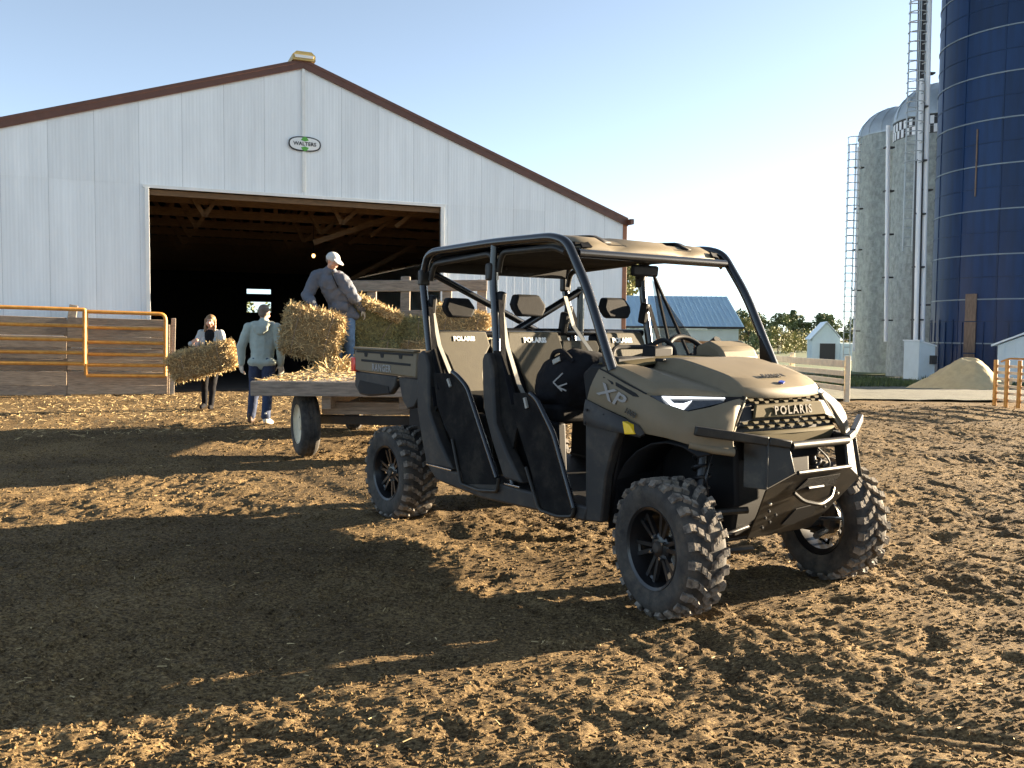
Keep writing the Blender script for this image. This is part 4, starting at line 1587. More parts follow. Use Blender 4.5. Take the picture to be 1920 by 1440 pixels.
# ------------------------------------------------ front fenders (tan skin), flares, arch posts
U = [(-0.50, -0.692, 1.222), (-0.42, -0.702, 1.203), (-0.28, -0.704, 1.155), (-0.13, -0.694, 1.106), (-0.04, -0.664, 1.064), (0.07, -0.605, 1.030), (0.118, -0.50, 1.052), (0.150, -0.37, 1.085), (0.162, -0.305, 1.095)]
Lw = [(-0.585, -0.702, 1.055), (-0.42, -0.714, 1.018), (-0.25, -0.716, 0.980), (-0.125, -0.712, 0.912), (0.0, -0.688, 0.902), (0.12, -0.612, 0.868), (0.20, -0.53, 0.846), (0.235, -0.462, 0.84), (0.195, -0.436, 0.912)]
for s in (1, -1):
    rowsf = []
    for t in (0, 0.12, 0.35, 0.6, 0.85, 0.96, 1.0):
        r = []
        for a, b in zip(U, Lw):
            p = lerp(a, b, t)
            o = 0.022 * math.sin(PI * t)
            r.append(my((p[0] + o * 0.5, p[1] - o, p[2]), s))
        rowsf.append(r)
    mb = MB()
    mb.grid(rowsf)
    fend = mb.build('front_fender', 'tan', V, ang=30, solid=0.014, bevel=0.003)
    # dark vents along the top edge
    for pts in ([(-0.44, -0.712, 1.185), (-0.36, -0.718, 1.160), (-0.35, -0.720, 1.148), (-0.37, -0.720, 1.148), (-0.445, -0.714, 1.172)],
                [(-0.335, -0.720, 1.160), (-0.19, -0.717, 1.112), (-0.165, -0.714, 1.094), (-0.20, -0.718, 1.095), (-0.33, -0.722, 1.142)]):
        mb = MB()
        mb.prism([my(p, s) for p in pts], (0, -0.006 * s, 0))
        mb.build('vent_slot', 'black', fend)
    mb = MB()
    mb.tube([my((p[0], p[1] - 0.004, p[2] + 0.004), s) for p in U[:4]], 0.0045, 6)
    mb.build('panel_gap', 'black', fend)
    # chin roll under the bumper bar
    mb = MB()
    mb.tube([my(p, s) for p in [(0.10, -0.625, 0.872), (0.19, -0.545, 0.850), (0.245, -0.462, 0.838)]], 0.020, 10)
    mb.build('fender_lip', 'tan', V)
    # grey flare between fender and arch
    mb = MB()
    fl_u = [(-0.585, -0.706, 1.050), (-0.42, -0.722, 1.012), (-0.25, -0.728, 0.974), (-0.15, -0.724, 0.945), (-0.118, -0.716, 0.905)]
    fl_l = [(-0.578, -0.712, 0.915), (-0.42, -0.738, 0.912), (-0.25, -0.742, 0.905), (-0.17, -0.738, 0.900), (-0.125, -0.722, 0.895)]
    g = []
    for t in (0, 0.2, 0.6, 1.0):
        g.append([my((lerp(a, b, t)[0], lerp(a, b, t)[1] - 0.014 * math.sin(PI * t * 0.8), lerp(a, b, t)[2]), s) for a, b in zip(fl_u, fl_l)])
    mb.grid(g)
    fla = mb.build('fender_flare', 'grey', V, ang=35, solid=0.03, bevel=0.004)
    mb = MB()
    pts = [(-0.222, -0.778, 0.968), (-0.172, -0.775, 0.955), (-0.142, -0.766, 0.908), (-0.200, -0.782, 0.903)]
    mb.prism([my(p, s) for p in pts], (0, 0.045 * s, 0))
    mb.build('side_reflector', 'amber', fla, bevel=0.004)
    for bx0, bz0 in ((-0.54, 1.00), (-0.54, 0.93), (-0.36, 0.93), (-0.40, 0.985)):
        mb = MB()
        mb.lathe([(0.0, -0.006), (0.007, -0.005), (0.009, 0.0)], (0, 0, 0), 'Y', 8)
        o = mb.build('push_pin', 'black', fla)
        o.location = my((bx0, -0.745 - 0.01 * (bz0 < 0.95), bz0), s)
    # post behind the wheel
    pts = [(-0.575, 0.925), (-0.30, 0.905), (-0.345, 0.82), (-0.40, 0.66), (-0.43, 0.40), (-0.565, 0.385)]
    panel('arch_post', pts, -0.728, 0.06, 'grey', s, 0.012)
    # inner structure of the post
    panel('arch_post_inner', [(-0.56, 0.90), (-0.34, 0.90), (-0.46, 0.42), (-0.55, 0.42)], -0.66, 0.30, 'black', s, 0.01)
    # XP marks
    rt = (0.945, 0, -0.325)
    if s == 1:
        text_obj('side_lettering', 'XP', 0.105, 'letter_grey', fend, (-0.345, -0.742, 1.088), rt, (0.25, 0, 0.95), 0.0015, 0.0015, 1.05, 0.35, 1.6)
        text_obj('side_number', '1000', 0.040, 'letter_dark', fend, (-0.20, -0.744, 1.010), rt, (0.25, 0, 0.95), 0.0015, 0.001, 1.1, 0.25)
    # headlight
    tip, tin, bl, bm_, br = (-0.132, -0.696, 1.106), (0.118, -0.362, 1.098), (-0.045, -0.668, 1.062), (0.068, -0.607, 1.032), (0.128, -0.392, 1.072)
    mb = MB()
    out = [tip, lerp(tip, tin, 0.5), tin, br, lerp(br, bm_, 0.5), bm_, bl]
    nrm = Vector((0.80, -0.60 * s, 0.1)).normalized()
    mb.prism([Vector(my(p, s)) - nrm * 0.035 for p in out], nrm * 0.030)
    hl = mb.build('headlight', 'black', V, bevel=0.003)
    mb = MB()
    inn = [lerp(p, (-0.0, -0.54, 1.075), 0.08) for p in out]
    mb.prism([Vector(my(p, s)) - nrm * 0.010 for p in inn], nrm * 0.012)
    mb.build('headlight_lens', 'lens', hl, bevel=0.002)
    mb = MB()
    off = nrm * 0.004
    def hp(u, vv):   # u along the top edge, v downwards
        a = lerp(tip, tin, u)
        b = lerp(bl, br, u) if u > 0.45 else lerp(bl, bm_, u / 0.45)
        return Vector(my(lerp(a, b, vv), s)) + off
    for q in ([hp(0.17, 0.08), hp(0.97, 0.08), hp(0.97, 0.30), hp(0.17, 0.24)],
              [hp(0.16, 0.26), hp(0.24, 0.28), hp(0.30, 0.90), hp(0.18, 0.86)],
              [hp(0.26, 0.60), hp(0.42, 0.50), hp(0.50, 0.60), hp(0.38, 0.95), hp(0.30, 0.92)]):
        mb.prism(q, nrm * 0.005)
    mb.build('daytime_lamp', 'led', hl)
    mb = MB()
    mb.prism([Vector(my(p, s)) - nrm * 0.012 for p in [(0.105, -0.385, 1.100), (0.163, -0.305, 1.100), (0.161, -0.309, 1.058), (0.128, -0.392, 1.060)]], nrm * 0.030)
    mb.build('headlight_end', 'black', hl)

# ------------------------------------------------ grille
mb = MB()
mb.prism([(0.13, -0.30, 1.108), (0.13, 0.30, 1.108), (0.15, 0.44, 0.90), (0.15, -0.44, 0.90)], (0.03, 0, -0.005))
mb.build('grille_backing', 'black', V)
for s in (1, -1):
    mb = MB()
    mb.beam(my((0.172, -0.300, 1.100), s), my((0.205, -0.440, 0.905), s), 0.012, 0.014)
    mb.build('grille_edge', 'tan', V, bevel=0.003)
    mb = MB()
    mb.prism([my(p, s) for p in [(0.168, -0.270, 1.070), (0.170, -0.318, 1.065), (0.195, -0.395, 0.960), (0.200, -0.295, 0.990)]], (0.012, 0, 0))
    mb.build('grille_side_blank', 'black', V, bevel=0.003)
fin = None
def grille_fin(x, y, z, w):
    global fin
    if fin is None:
        f = MB()
        f.hexa([(-0.012, -0.5, -0.004), (0.012, -0.30, -0.008), (0.012, 0.30, -0.008), (-0.012, 0.5, -0.004),
                (-0.014, -0.5, 0.005), (0.008, -0.5, 0.003), (0.008, 0.5, 0.003), (-0.014, 0.5, 0.005)])
        fin = f.build('grille_fin', 'tan_dark', V)
        o = fin
    else:
        o = fin.copy()
        link(o, V)
    o.location = (x, y, z)
    o.scale = (1, w, 1)
for k in range(8):
    y = -0.262 + k * 0.075
    grille_fin(0.186 - 0.06 * y * y, y - 0.02, 1.088, 0.042)
    if k < 7:
        grille_fin(0.190 - 0.06 * y * y, y + 0.0175, 1.074, 0.036)
for k in range(10):
    y = -0.345 + k * 0.0767
    grille_fin(0.212 - 0.10 * y * y, y, 0.976, 0.044)
    if k < 9:
        grille_fin(0.216 - 0.10 * y * y, y + 0.038, 0.952, 0.044)
mb = MB()
mb.prism([(0.190, -0.262, 1.062), (0.205, 0.0, 1.064), (0.190, 0.262, 1.062), (0.206, 0.292, 0.992), (0.222, 0.0, 0.992), (0.206, -0.292, 0.992)], (0.016, 0, 0.003))
mb.build('name_plate', 'tan_dark', V, bevel=0.006)
text_obj('plate_lettering', 'POLARIS', 0.062, 'letter_emboss', V, (0.2305, 0.0, 1.028), (0, 1, 0), (-0.2, 0, 1), 0.003, 0.0012, 1.35)
mb = MB()
mb.prism([(0.205, -0.37, 0.934), (0.240, -0.20, 0.936), (0.246, 0.0, 0.936), (0.240, 0.20, 0.936), (0.205, 0.37, 0.934), (0.225, 0.27, 0.842), (0.245, 0.0, 0.836), (0.225, -0.27, 0.842)], (0.022, 0, -0.012))
mb.build('lower_valance', 'tan_dark', V, bevel=0.010)
mb = MB()
mb.box((0.16, 0, 0.82), (0.10, 0.50, 0.10))
mb.build('valance_backing', 'black', V, bevel=0.01)

# ------------------------------------------------ steel bumper
for s in (1, -1):
    mb = MB()
    wp = [my(p, s) for p in [(0.175, -0.665, 0.950), (0.350, -0.343, 0.898), (0.394, -0.228, 0.880)]]
    mb.beam(wp[0], wp[1], 0.034, 0.046)
    mb.beam(wp[1], wp[2], 0.034, 0.040)
    mb.build('bumper_wing', 'steel_black', V, bevel=0.007)
    mb = MB()
    q = [(0.350, -0.340, 0.895), (0.390, -0.230, 0.878), (0.420, -0.216, 0.740), (0.372, -0.374, 0.668)]
    mb.prism([my(p, s) for p in q], (-0.014, 0.006 * s, 0))
    mb.build('bumper_cheek', 'steel_black', V, bevel=0.003)
    mb = MB()
    q = [(0.345, -0.345, 0.890), (0.372, -0.378, 0.665), (0.24, -0.385, 0.66), (0.22, -0.365, 0.885)]
    mb.prism([my(p, s) for p in q], (0, 0.012 * s, 0))
    mb.build('bumper_side_plate', 'steel_black', V, bevel=0.003)
    # edge of the cheek fold, catches light
    mb = MB()
    mb.beam(my((0.352, -0.344, 0.893), s), my((0.376, -0.380, 0.668), s), 0.012, 0.022)
    mb.build('bumper_fold', 'steel_black', V, bevel=0.003)
mb = MB()
q = [(0.424, -0.216, 0.738), (0.424, 0.216, 0.738), (0.376, 0.374, 0.666), (0.28, 0.315, 0.53), (0.165, 0.258, 0.372), (0.165, -0.258, 0.372), (0.28, -0.315, 0.53), (0.376, -0.374, 0.666)]
mb.add(q + [(p[0] - 0.012, p[1], p[2] - 0.006) for p in q],
       [(0, 1, 2, 7), (7, 2, 3, 6), (6, 3, 4, 5), (8, 15, 10, 9), (15, 14, 11, 10), (14, 13, 12, 11)] + [(i, (i + 1) % 8, 8 + (i + 1) % 8, 8 + i) for i in range(8)])
plate = mb.build('bumper_plate', 'steel_black', V, ang=20, bevel=0.003)
mb = MB()
mb.tube([(0.432, -0.212, 0.742), (0.432, 0.212, 0.742)], 0.011, 8)
mb.build('plate_rail', 'steel_black', V)
mb = MB()
mb.tube([(0.398, -0.225, 0.872), (0.398, 0.225, 0.872)], 0.021, 10)
mb.build('cross_bar', 'steel_black', V)
def on_plate(y, z, off=0.004):
    # x on the bumper plate for a height
    zs = [0.372, 0.53, 0.666, 0.738]
    xs = [0.165, 0.28, 0.376, 0.424]
    return float(np.interp(z, zs, xs)) + off
mb = MB()
q = [(-0.10, 0.702), (0.16, 0.706), (0.165, 0.650), (0.10, 0.640), (-0.14, 0.640)]
mb.prism([(on_plate(y, z), y, z) for y, z in q], (0.004, 0, -0.003))
mb.build('fairlead_opening', 'net', plate)
mb = MB()
q = [(on_plate(y, z, 0.03 + e), y, z) for y, z, e in ((-0.175, 0.632, 0.0), (-0.125, 0.588, 0.05), (-0.02, 0.565, 0.09), (0.10, 0.588, 0.05), (0.145, 0.630, 0.0))]
mb.tube(rounded(q, 0.03, 3), 0.011, 8)
mb.build('recovery_ring', 'steel_black', plate)
mb = MB()
mb.tube([(on_plate(0, 0.64, 0.02), -0.06, 0.645), (on_plate(0, 0.64, 0.02), 0.06, 0.645)], 0.010, 8)
mb.build('ring_pin', 'spring', plate)
mb = MB()
q = [(-0.02, 0.520), (0.15, 0.535), (0.17, 0.47), (0.05, 0.42), (-0.05, 0.43)]
mb.prism([(on_plate(y, z), y, z) for y, z in q], (0.004, 0, -0.003))
mb.build('plate_cutout', 'black', plate)
for y, z in [(-0.27, 0.575), (-0.23, 0.49), (-0.20, 0.43), (-0.16, 0.50), (0.24, 0.50), (0.27, 0.58), (-0.24, 0.53), (-0.17, 0.46)]:
    mb = MB()
    mb.lathe([(0.0, 0.008), (0.007, 0.007), (0.009, 0.0)], (0, 0, 0), 'X', 8)
    o = mb.build('plate_bolt', 'bright' if z > 0.57 else 'spring', plate)
    o.location = (on_plate(y, z, 0.003), y, z)

# ------------------------------------------------ rocker, pillars, rear quarter
for s in (1, -1):
    mb = MB()
    mb.prism([my((x, -0.735, z), s) for x, z in [(-2.30, 0.485), (-0.54, 0.470), (-0.56, 0.385), (-1.60, 0.352), (-2.17, 0.39)]], (0, 0.20 * s, 0))
    mb.build('rocker_panel', 'grey', V, bevel=0.014)
    rq = [(-2.43, 1.20), (-2.405, 1.262), (-2.36, 1.285), (-2.30, 1.262), (-2.262, 1.18), (-2.255, 0.865), (-2.12, 0.68), (-1.935, 0.492), (-2.29, 0.487), (-2.36, 0.66), (-2.425, 0.87)]
    panel('rear_quarter_panel', rq, -0.745, 0.09, 'grey', s, 0.016)
    bq = [(-1.585, 1.24), (-1.56, 1.285), (-1.515, 1.285), (-1.465, 1.185), (-1.43, 0.85), (-1.30, 0.68), (-1.138, 0.512), (-1.335, 0.516), (-1.47, 0.74), (-1.562, 0.925), (-1.58, 1.1)]
    panel('centre_pillar_panel', bq, -0.745, 0.09, 'grey', s, 0.016)
    for xa, xb in ((-2.28, -1.95), (-1.32, -1.16)):
        mb = MB()
        mb.beam(my((xa, -0.744, 0.488), s), my((xb, -0.744, 0.488), s), 0.012, 0.010)
        mb.build('step_trim', 'bright', V, bevel=0.002)
    # seat base risers seen behind doors
    panel('seat_riser', [(-2.28, 0.46), (-1.72, 0.46), (-1.78, 0.86), (-2.25, 0.92)], -0.60, 0.06, 'black', s, 0.01)
    panel('seat_riser', [(-1.40, 0.46), (-0.95, 0.46), (-0.98, 0.88), (-1.40, 0.92)], -0.60, 0.06, 'black', s, 0.01)

# ------------------------------------------------ net doors
def net_door(s, pts, edge, bottom):
    mb = MB()
    mb.prism([my((x, -0.738, z), s) for x, z in pts], (0, 0.009 * s, 0))
    d = mb.build('net_door', 'net', V, bevel=0.003)
    mb = MB()
    mb.tube(rounded([my((x, -0.752, z), s) for x, z in edge], 0.05, 4), 0.016, 10)
    mb.build('door_tube', 'gloss', d)
    mb = MB()
    mb.tube(rounded([my((x, -0.750, z), s) for x, z in bottom], 0.03, 4), 0.011, 8)
    mb.build('door_hoop', 'steel_black', d)
    return d
for s in (1, -1):
    d = net_door(s, [(-2.21, 1.13), (-1.90, 1.14), (-1.76, 1.06), (-1.39, 0.53), (-1.40, 0.47), (-1.80, 0.415), (-1.94, 0.66), (-2.15, 0.90)],
                 [(-1.93, 1.15), (-1.86, 1.125), (-1.745, 1.060), (-1.395, 0.515)], [(-1.93, 0.70), (-1.815, 0.415), (-1.60, 0.405), (-1.39, 0.430), (-1.375, 0.515)])
    mb = MB()
    mb.beam(my((-1.99, -0.750, 1.10), s), my((-1.955, -0.750, 1.05), s), 0.018, 0.014, up=(0, 1, 0))
    mb.build('door_latch_strap', 'strap', d)
    d = net_door(s, [(-1.25, 1.05), (-1.10, 1.06), (-0.99, 1.03), (-0.83, 0.845), (-0.62, 0.43), (-0.66, 0.385), (-0.95, 0.375), (-1.09, 0.66), (-1.21, 0.86)],
                 [(-1.05, 1.06), (-0.985, 1.03), (-0.825, 0.845), (-0.635, 0.45)], [(-1.09, 0.62), (-0.955, 0.385), (-0.78, 0.378), (-0.645, 0.40), (-0.63, 0.46)])
    mb = MB()
    mb.beam(my((-1.11, -0.750, 1.03), s), my((-1.085, -0.750, 0.97), s), 0.018, 0.014, up=(0, 1, 0))
    mb.build('door_latch_strap', 'strap', d)
    # vertical side nets hanging from the cage
    for pl_ in ([(-2.38, 1.25), (-2.26, 1.30), (-2.10, 1.02), (-2.24, 0.86)], [(-1.52, 1.30), (-1.44, 1.30), (-1.22, 0.95), (-1.30, 0.70), (-1.42, 0.86)]):
        mb = MB()
        mb.prism([my((x, -0.70, z), s) for x, z in pl_], (0, 0.012 * s, 0))
        mb.build('side_net', 'net', V)
    for pa in ([(-2.42, -0.64, 1.62), (-2.27, -0.69, 1.28), (-2.13, -0.73, 1.02)], [(-1.53, -0.64, 1.62), (-1.42, -0.69, 1.25), (-1.25, -0.73, 0.98)],
               [(-2.44, -0.63, 1.50), (-2.34, -0.68, 1.20), (-2.20, -0.72, 0.90)]):
        mb = MB()
        for a, b in zip(pa, pa[1:]):
            mb.beam(my(a, s), my(b, s), 0.006, 0.034, up=(0, 1, 0.2))
        mb.build('net_strap', 'black_cloth', V)

# ------------------------------------------------ roll cage
for s in (1, -1):
    mb = MB()
    mb.tube(rounded([my(p, s) for p in [(-2.32, -0.67, 1.05), (-2.41, -0.66, 1.36), (-2.47, -0.655, 1.62), (-2.515, -0.65, 1.80), (-2.455, -0.645, 1.95), (-2.36, -0.645, 1.978),
                                        (-1.60, -0.645, 1.985), (-1.00, -0.645, 1.972), (-0.855, -0.645, 1.935), (-0.66, -0.655, 1.665), (-0.43, -0.665, 1.215)]], 0.11, 5), 0.028, 12)
    cg = mb.build('cage_side_rail', 'gloss', V)
    mb = MB()
    mb.tube(rounded([my(p, s) for p in [(-2.44, -0.625, 1.78), (-2.40, -0.622, 1.895), (-1.66, -0.620, 1.922), (-1.62, -0.62, 1.80)]], 0.06, 4), 0.019, 10)
    mb.tube(rounded([my(p, s) for p in [(-1.585, -0.62, 1.80), (-1.55, -0.620, 1.922), (-1.00, -0.62, 1.915), (-0.90, -0.62, 1.88)]], 0.06, 4), 0.019, 10)
    mb.build('cage_inner_rail', 'steel_black', V)
    mb = MB()
    mb.tube(rounded([my(p, s) for p in [(-1.60, -0.64, 1.985), (-1.61, -0.645, 1.75), (-1.555, -0.655, 1.45), (-1.52, -0.67, 1.20), (-1.45, -0.68, 0.80), (-1.30, -0.69, 0.48)]], 0.1, 4), 0.027, 12)
    mb.build('cage_centre_post', 'gloss', V)
    for x in (-1.62, -2.50):
        mb = MB()
        mb.box(my((x, -0.648, 1.80), s), (0.06, 0.075, 0.11))
        mb.build('cage_clamp', 'steel_black', V, bevel=0.012)
    # lower A pillar gusset
    mb = MB()
    mb.prism([my(p, s) for p in [(-0.52, -0.66, 1.22), (-0.41, -0.66, 1.22), (-0.53, -0.66, 1.42)]], (0, 0.03 * s, 0))
    mb.build('pillar_gusset', 'black', V, bevel=0.006)
for x, z, y, nm in ((-2.45, 1.965, 0.62, 'cage_cross_tube'), (-1.60, 1.972, 0.62, 'cage_cross_tube'), (-0.80, 1.868, 0.61, 'cage_cross_tube'), (-1.60, 1.42, 0.64, 'cage_cross_tube'), (-2.45, 1.40, 0.64, 'cage_cross_tube')):
    mb = MB()
    mb.tube([(x, -y, z), (x, y, z)], 0.025, 10)
    mb.build(nm, 'gloss', V)
# diagonal braces behind the seats
for a, b in (((-1.66, -0.52, 1.38), (-1.60, 0.08, 1.71)), ((-1.60, 0.07, 1.73), (-1.60, 0.07, 1.40)), ((-2.45, -0.60, 1.83), (-2.45, 0.50, 1.36))):
    mb = MB()
    mb.tube([a, b], 0.025, 10)
    mb.build('cage_diagonal', 'gloss', V)

# ------------------------------------------------ roof
rx = [-0.80, -0.84, -0.92, -1.05, -1.30, -1.58]
rz = [1.888, 1.935, 1.972, 1.992, 2.010, 2.016]
ry = [0.0, 0.16, 0.20, 0.34, 0.38, 0.52, 0.585, 0.612]
rdz = [0.0, 0.0, -0.014, -0.014, 0.0, -0.002, -0.022, -0.052]
g = []
for x, z in zip(rx, rz):
    half_r = [(x - 0.03 * (y / 0.6) ** 2, y, z + d) for y, d in zip(ry, rdz)]
    g.append([(p[0], -p[1], p[2]) for p in reversed(half_r[1:])] + half_r)
mb = MB()
mb.grid(g)
roof = mb.build('front_roof_panel', 'tan', V, ang=25, solid=0.018)
for s in (1, -1):
    mb = MB()
    mb.grid([[my((-0.872, -0.30, 1.948), s), my((-0.872, -0.40, 1.944), s)], [my((-0.98, -0.33, 1.995), s), my((-0.98, -0.385, 1.993), s)],
             [my((-1.30, -0.34, 2.016), s), my((-1.30, -0.38, 2.016), s)], [my((-1.56, -0.34, 2.022), s), my((-1.56, -0.38, 2.022), s)]])
    mb.build('roof_groove', 'black', roof, solid=0.012)
    mb = MB()
    mb.prism([my(p, s) for p in [(-0.815, -0.50, 1.905), (-0.845, -0.51, 1.935), (-0.850, -0.56, 1.925), (-0.825, -0.565, 1.900)]], (0.012, 0, 0.006))
    mb.build('visor_port', 'black', roof)
mb = MB()
g = []
for x, z in zip([-1.60, -1.90, -2.30, -2.44], [2.010, 2.006, 1.996, 1.975]):
    half_r = [(x, y, z + d) for y, d in zip(ry, rdz)]
    g.append([(p[0], -p[1], p[2]) for p in reversed(half_r[1:])] + half_r)
mb.grid(g)
mb.build('rear_roof_panel', 'black', V, ang=25, solid=0.018)
mb = MB()
mb.box((-1.64, 0, 1.925), (1.58, 1.20, 0.03))
mb.build('headliner', 'net', V, bevel=0.01)
mb = MB()
mb.prism([(-2.46, -0.60, 1.84), (-2.46, 0.60, 1.84), (-2.44, 0.60, 1.965), (-2.44, -0.60, 1.965)], (0.02, 0, 0))
mb.build('rear_header', 'black', V)
mb = MB()
mb.prism([(-0.805, -0.595, 1.845), (-0.805, 0.595, 1.845), (-0.835, 0.595, 1.905), (-0.835, -0.595, 1.905)], (-0.03, 0, 0))
mb.build('front_header', 'black', V, bevel=0.006)
for k in range(3):
    mb = MB()
    mb.lathe([(0.0, 0.006), (0.010, 0.005), (0.013, 0.0)], (0, 0, 0), 'X', 10)
    o = mb.build('header_button', 'spring', V)
    o.location = (-2.43, -0.12 + 0.07 * k, 1.895)
mb = MB()
mb.box((-0.90, 0.0, 1.80), (0.03, 0.22, 0.07), Matrix.Rotation(R(8), 3, 'Y'))
mb.build('rear_view_mirror', 'black', V, bevel=0.015)

# ------------------------------------------------ seats
def seat(x, y, w=0.46, head=True, top=1.415, logo=True):
    n0 = 'seat_backrest'
    hw = w / 2
    lean = 0.13
    def bx(z):
        return x - lean * (z - 0.95) / 0.45
    mb = MB()
    pts = [(-hw * 0.80, 0.93), (hw * 0.80, 0.93), (hw * 0.98, 1.10), (hw, 1.30), (hw * 0.92, top - 0.02), (hw * 0.80, top), (-hw * 0.80, top), (-hw * 0.92, top - 0.02), (-hw, 1.30), (-hw * 0.98, 1.10)]
    a = [Vector((bx(z) - 0.12, y + yy, z)) for yy, z in pts]
    mb.prism(a, (0.11, 0, 0.0))
    back = mb.build('seat_backrest', 'seat_black', V, bevel=0.03, seg=3)
    mb = MB()
    pts = [(-hw * 0.50, 0.96), (hw * 0.50, 0.96), (hw * 0.52, 1.10), (hw * 0.72, 1.24), (hw * 0.97, 1.315), (hw * 0.88, top + 0.004), (-hw * 0.88, top + 0.004), (-hw * 0.97, 1.315), (-hw * 0.72, 1.24), (-hw * 0.52, 1.10)]
    mb.prism([Vector((bx(z) - 0.012, y + yy, z)) for yy, z in pts], (0.020, 0, 0.0))
    mb.build('seat_insert', 'seat_tan', back, bevel=0.012, seg=3)
    if logo:
        z = 1.365
        text_obj('seat_lettering', 'POLARIS', 0.046, 'letter_white', back, (bx(z) + 0.012, y, z), (0, 1, 0), (-lean, 0, 0.45), 0.001, 0.0025, 1.05)
    mb = MB()
    mb.box((x + 0.20, y, 0.93), (0.48, w * 0.96, 0.12))
    c = mb.build('seat_cushion', 'seat_black', V, bevel=0.035, seg=3)
    if head:
        hp_ = [(-0.118, 1.565), (-0.090, 1.520), (0.090, 1.520), (0.125, 1.565), (0.130, 1.60), (0.090, 1.665), (-0.090, 1.665), (-0.125, 1.60)]
        mb = MB()
        mb.prism([Vector((bx(z) - 0.05, y + yy, z)) for yy, z in hp_], (0.075, 0, 0))
        hd = mb.build('headrest', 'seat_black', V, bevel=0.018, seg=3)
for x in (-1.43, -2.30):
    seat(x, -0.36)
    seat(x, 0.02, 0.34, False, 1.36, False)
    seat(x, 0.40, head=(x > -2))
# belts
for pa in ([(-1.56, -0.62, 1.60), (-1.49, -0.61, 1.32), (-1.40, -0.59, 1.10), (-1.30, -0.57, 0.95)], [(-2.43, -0.62, 1.60), (-2.34, -0.61, 1.32), (-2.23, -0.59, 1.14), (-2.10, -0.57, 0.98)],
           [(-1.58, -0.08, 1.66), (-1.50, -0.07, 1.46), (-1.38, -0.02, 1.30), (-1.32, 0.08, 1.02)]):
    mb = MB()
    for a, b in zip(pa, pa[1:]):
        mb.beam(a, b, 0.030, 0.004, up=(1, 0, 0.4))
    mb.build('seat_belt', 'strap', V)
for p in ((-1.56, -0.62, 1.60), (-2.43, -0.62, 1.60), (-1.56, 0.62, 1.56), (-2.43, 0.62, 1.56), (-1.58, -0.09, 1.48)):
    mb = MB()
    mb.box(p, (0.06, 0.05, 0.15), Matrix.Rotation(R(12), 3, 'Y'))
    mb.build('belt_guide', 'black', V, bevel=0.015)
# far side hanging net behind the driver
mb = MB()
mb.prism([(-1.52, 0.655, 1.80), (-0.98, 0.675, 1.22), (-1.40, 0.675, 1.22)], (0, 0.004, 0))
mb.build('far_side_net', 'mesh', V)
mb = MB()
mb.tube([(-1.50, 0.66, 1.82), (-1.30, 0.67, 1.20)], 0.012, 6)
mb.tube([(-1.50, 0.66, 1.82), (-1.12, 0.67, 1.21)], 0.012, 6)
mb.build('far_net_strap', 'black', V)

# ------------------------------------------------ dash and wheel
mb = MB()
mb.prism([(-0.42, -0.62, 1.235), (-0.66, -0.62, 1.245), (-0.74, -0.62, 1.19), (-0.70, -0.62, 0.98), (-0.46, -0.62, 0.92)], (0, 1.24, 0))
mb.build('dashboard', 'black', V, bevel=0.02)
mb = MB()
mb.grid([[(-0.42, y, 1.272 - 0.05 * (y / 0.6) ** 2) for y in np.linspace(-0.60, 0.60, 13)], [(-0.55, y, 1.285 - 0.03 * (y / 0.6) ** 2) for y in np.linspace(-0.60, 0.60, 13)],
         [(-0.62, y, 1.275 - 0.03 * (y / 0.6) ** 2) for y in np.linspace(-0.60, 0.60, 13)]])
mb.build('cowl_panel', 'tan_dark', V, solid=0.012)
mb = MB()
mb.prism([(-0.42, 0.20, 1.26), (-0.46, 0.20, 1.335), (-0.56, 0.20, 1.375), (-0.66, 0.20, 1.345), (-0.66, 0.20, 1.25)], (0, 0.32, 0))
pod = mb.build('instrument_pod', 'tan', V, bevel=0.025, seg=3)
mb = MB()
mb.prism([(-0.664, 0.22, 1.26), (-0.672, 0.22, 1.34), (-0.69, 0.22, 1.325), (-0.69, 0.22, 1.26)], (0, 0.28, 0))
mb.build('gauge_face', 'black', pod)
mb = MB()
cw = Vector((-0.86, 0.38, 1.24))
rm = Matrix.Rotation(R(-32), 3, 'Y')
mb.tube([cw + rm @ Vector((0.0, 0.185 * math.cos(2 * PI * k / 40), 0.185 * math.sin(2 * PI * k / 40))) for k in range(40)], 0.017, 10, closed=True)
sw = mb.build('steering_wheel', 'black', V)
mb = MB()
for a in (0.25, PI - 0.25, -PI / 2):
    mb.beam(cw + rm @ Vector((0.03, 0, 0)), cw + rm @ Vector((0.0, 0.175 * math.cos(a), 0.175 * math.sin(a))), 0.03, 0.014)
mb.tube([cw + rm @ Vector((0.02, 0, 0)), cw + rm @ Vector((0.26, 0, 0))], 0.03, 10)
mb.sphere(cw + rm @ Vector((0.01, 0, 0)), 0.05, 12, 8, (0.5, 1, 1))
mb.build('wheel_spokes', 'black', sw)
mb = MB()
mb.tube(rounded([(-0.70, -0.42, 1.20), (-0.76, -0.38, 1.335), (-0.76, -0.10, 1.335), (-0.72, 0.0, 1.385), (-0.70, 0.06, 1.34), (-0.68, 0.07, 1.20)], 0.06, 5), 0.014, 8)
mb.build('grab_bar', 'black', V)
mb = MB()
mb.box((-0.62, -0.15, 1.30), (0.10, 0.16, 0.09))
mb.build('dash_screen', 'black', V, bevel=0.015)
mb = MB()
mb.box((-0.60, -0.40, 1.26), (0.16, 0.30, 0.05))
mb.build('dash_shelf', 'grey', V, bevel=0.012)
# pedals area / centre console
mb = MB()
mb.prism([(-0.70, -0.12, 0.46), (-0.50, -0.12, 0.46), (-0.48, -0.12, 1.0), (-0.66, -0.12, 1.0)], (0, 0.24, 0))
mb.build('centre_console', 'black', V, bevel=0.02)

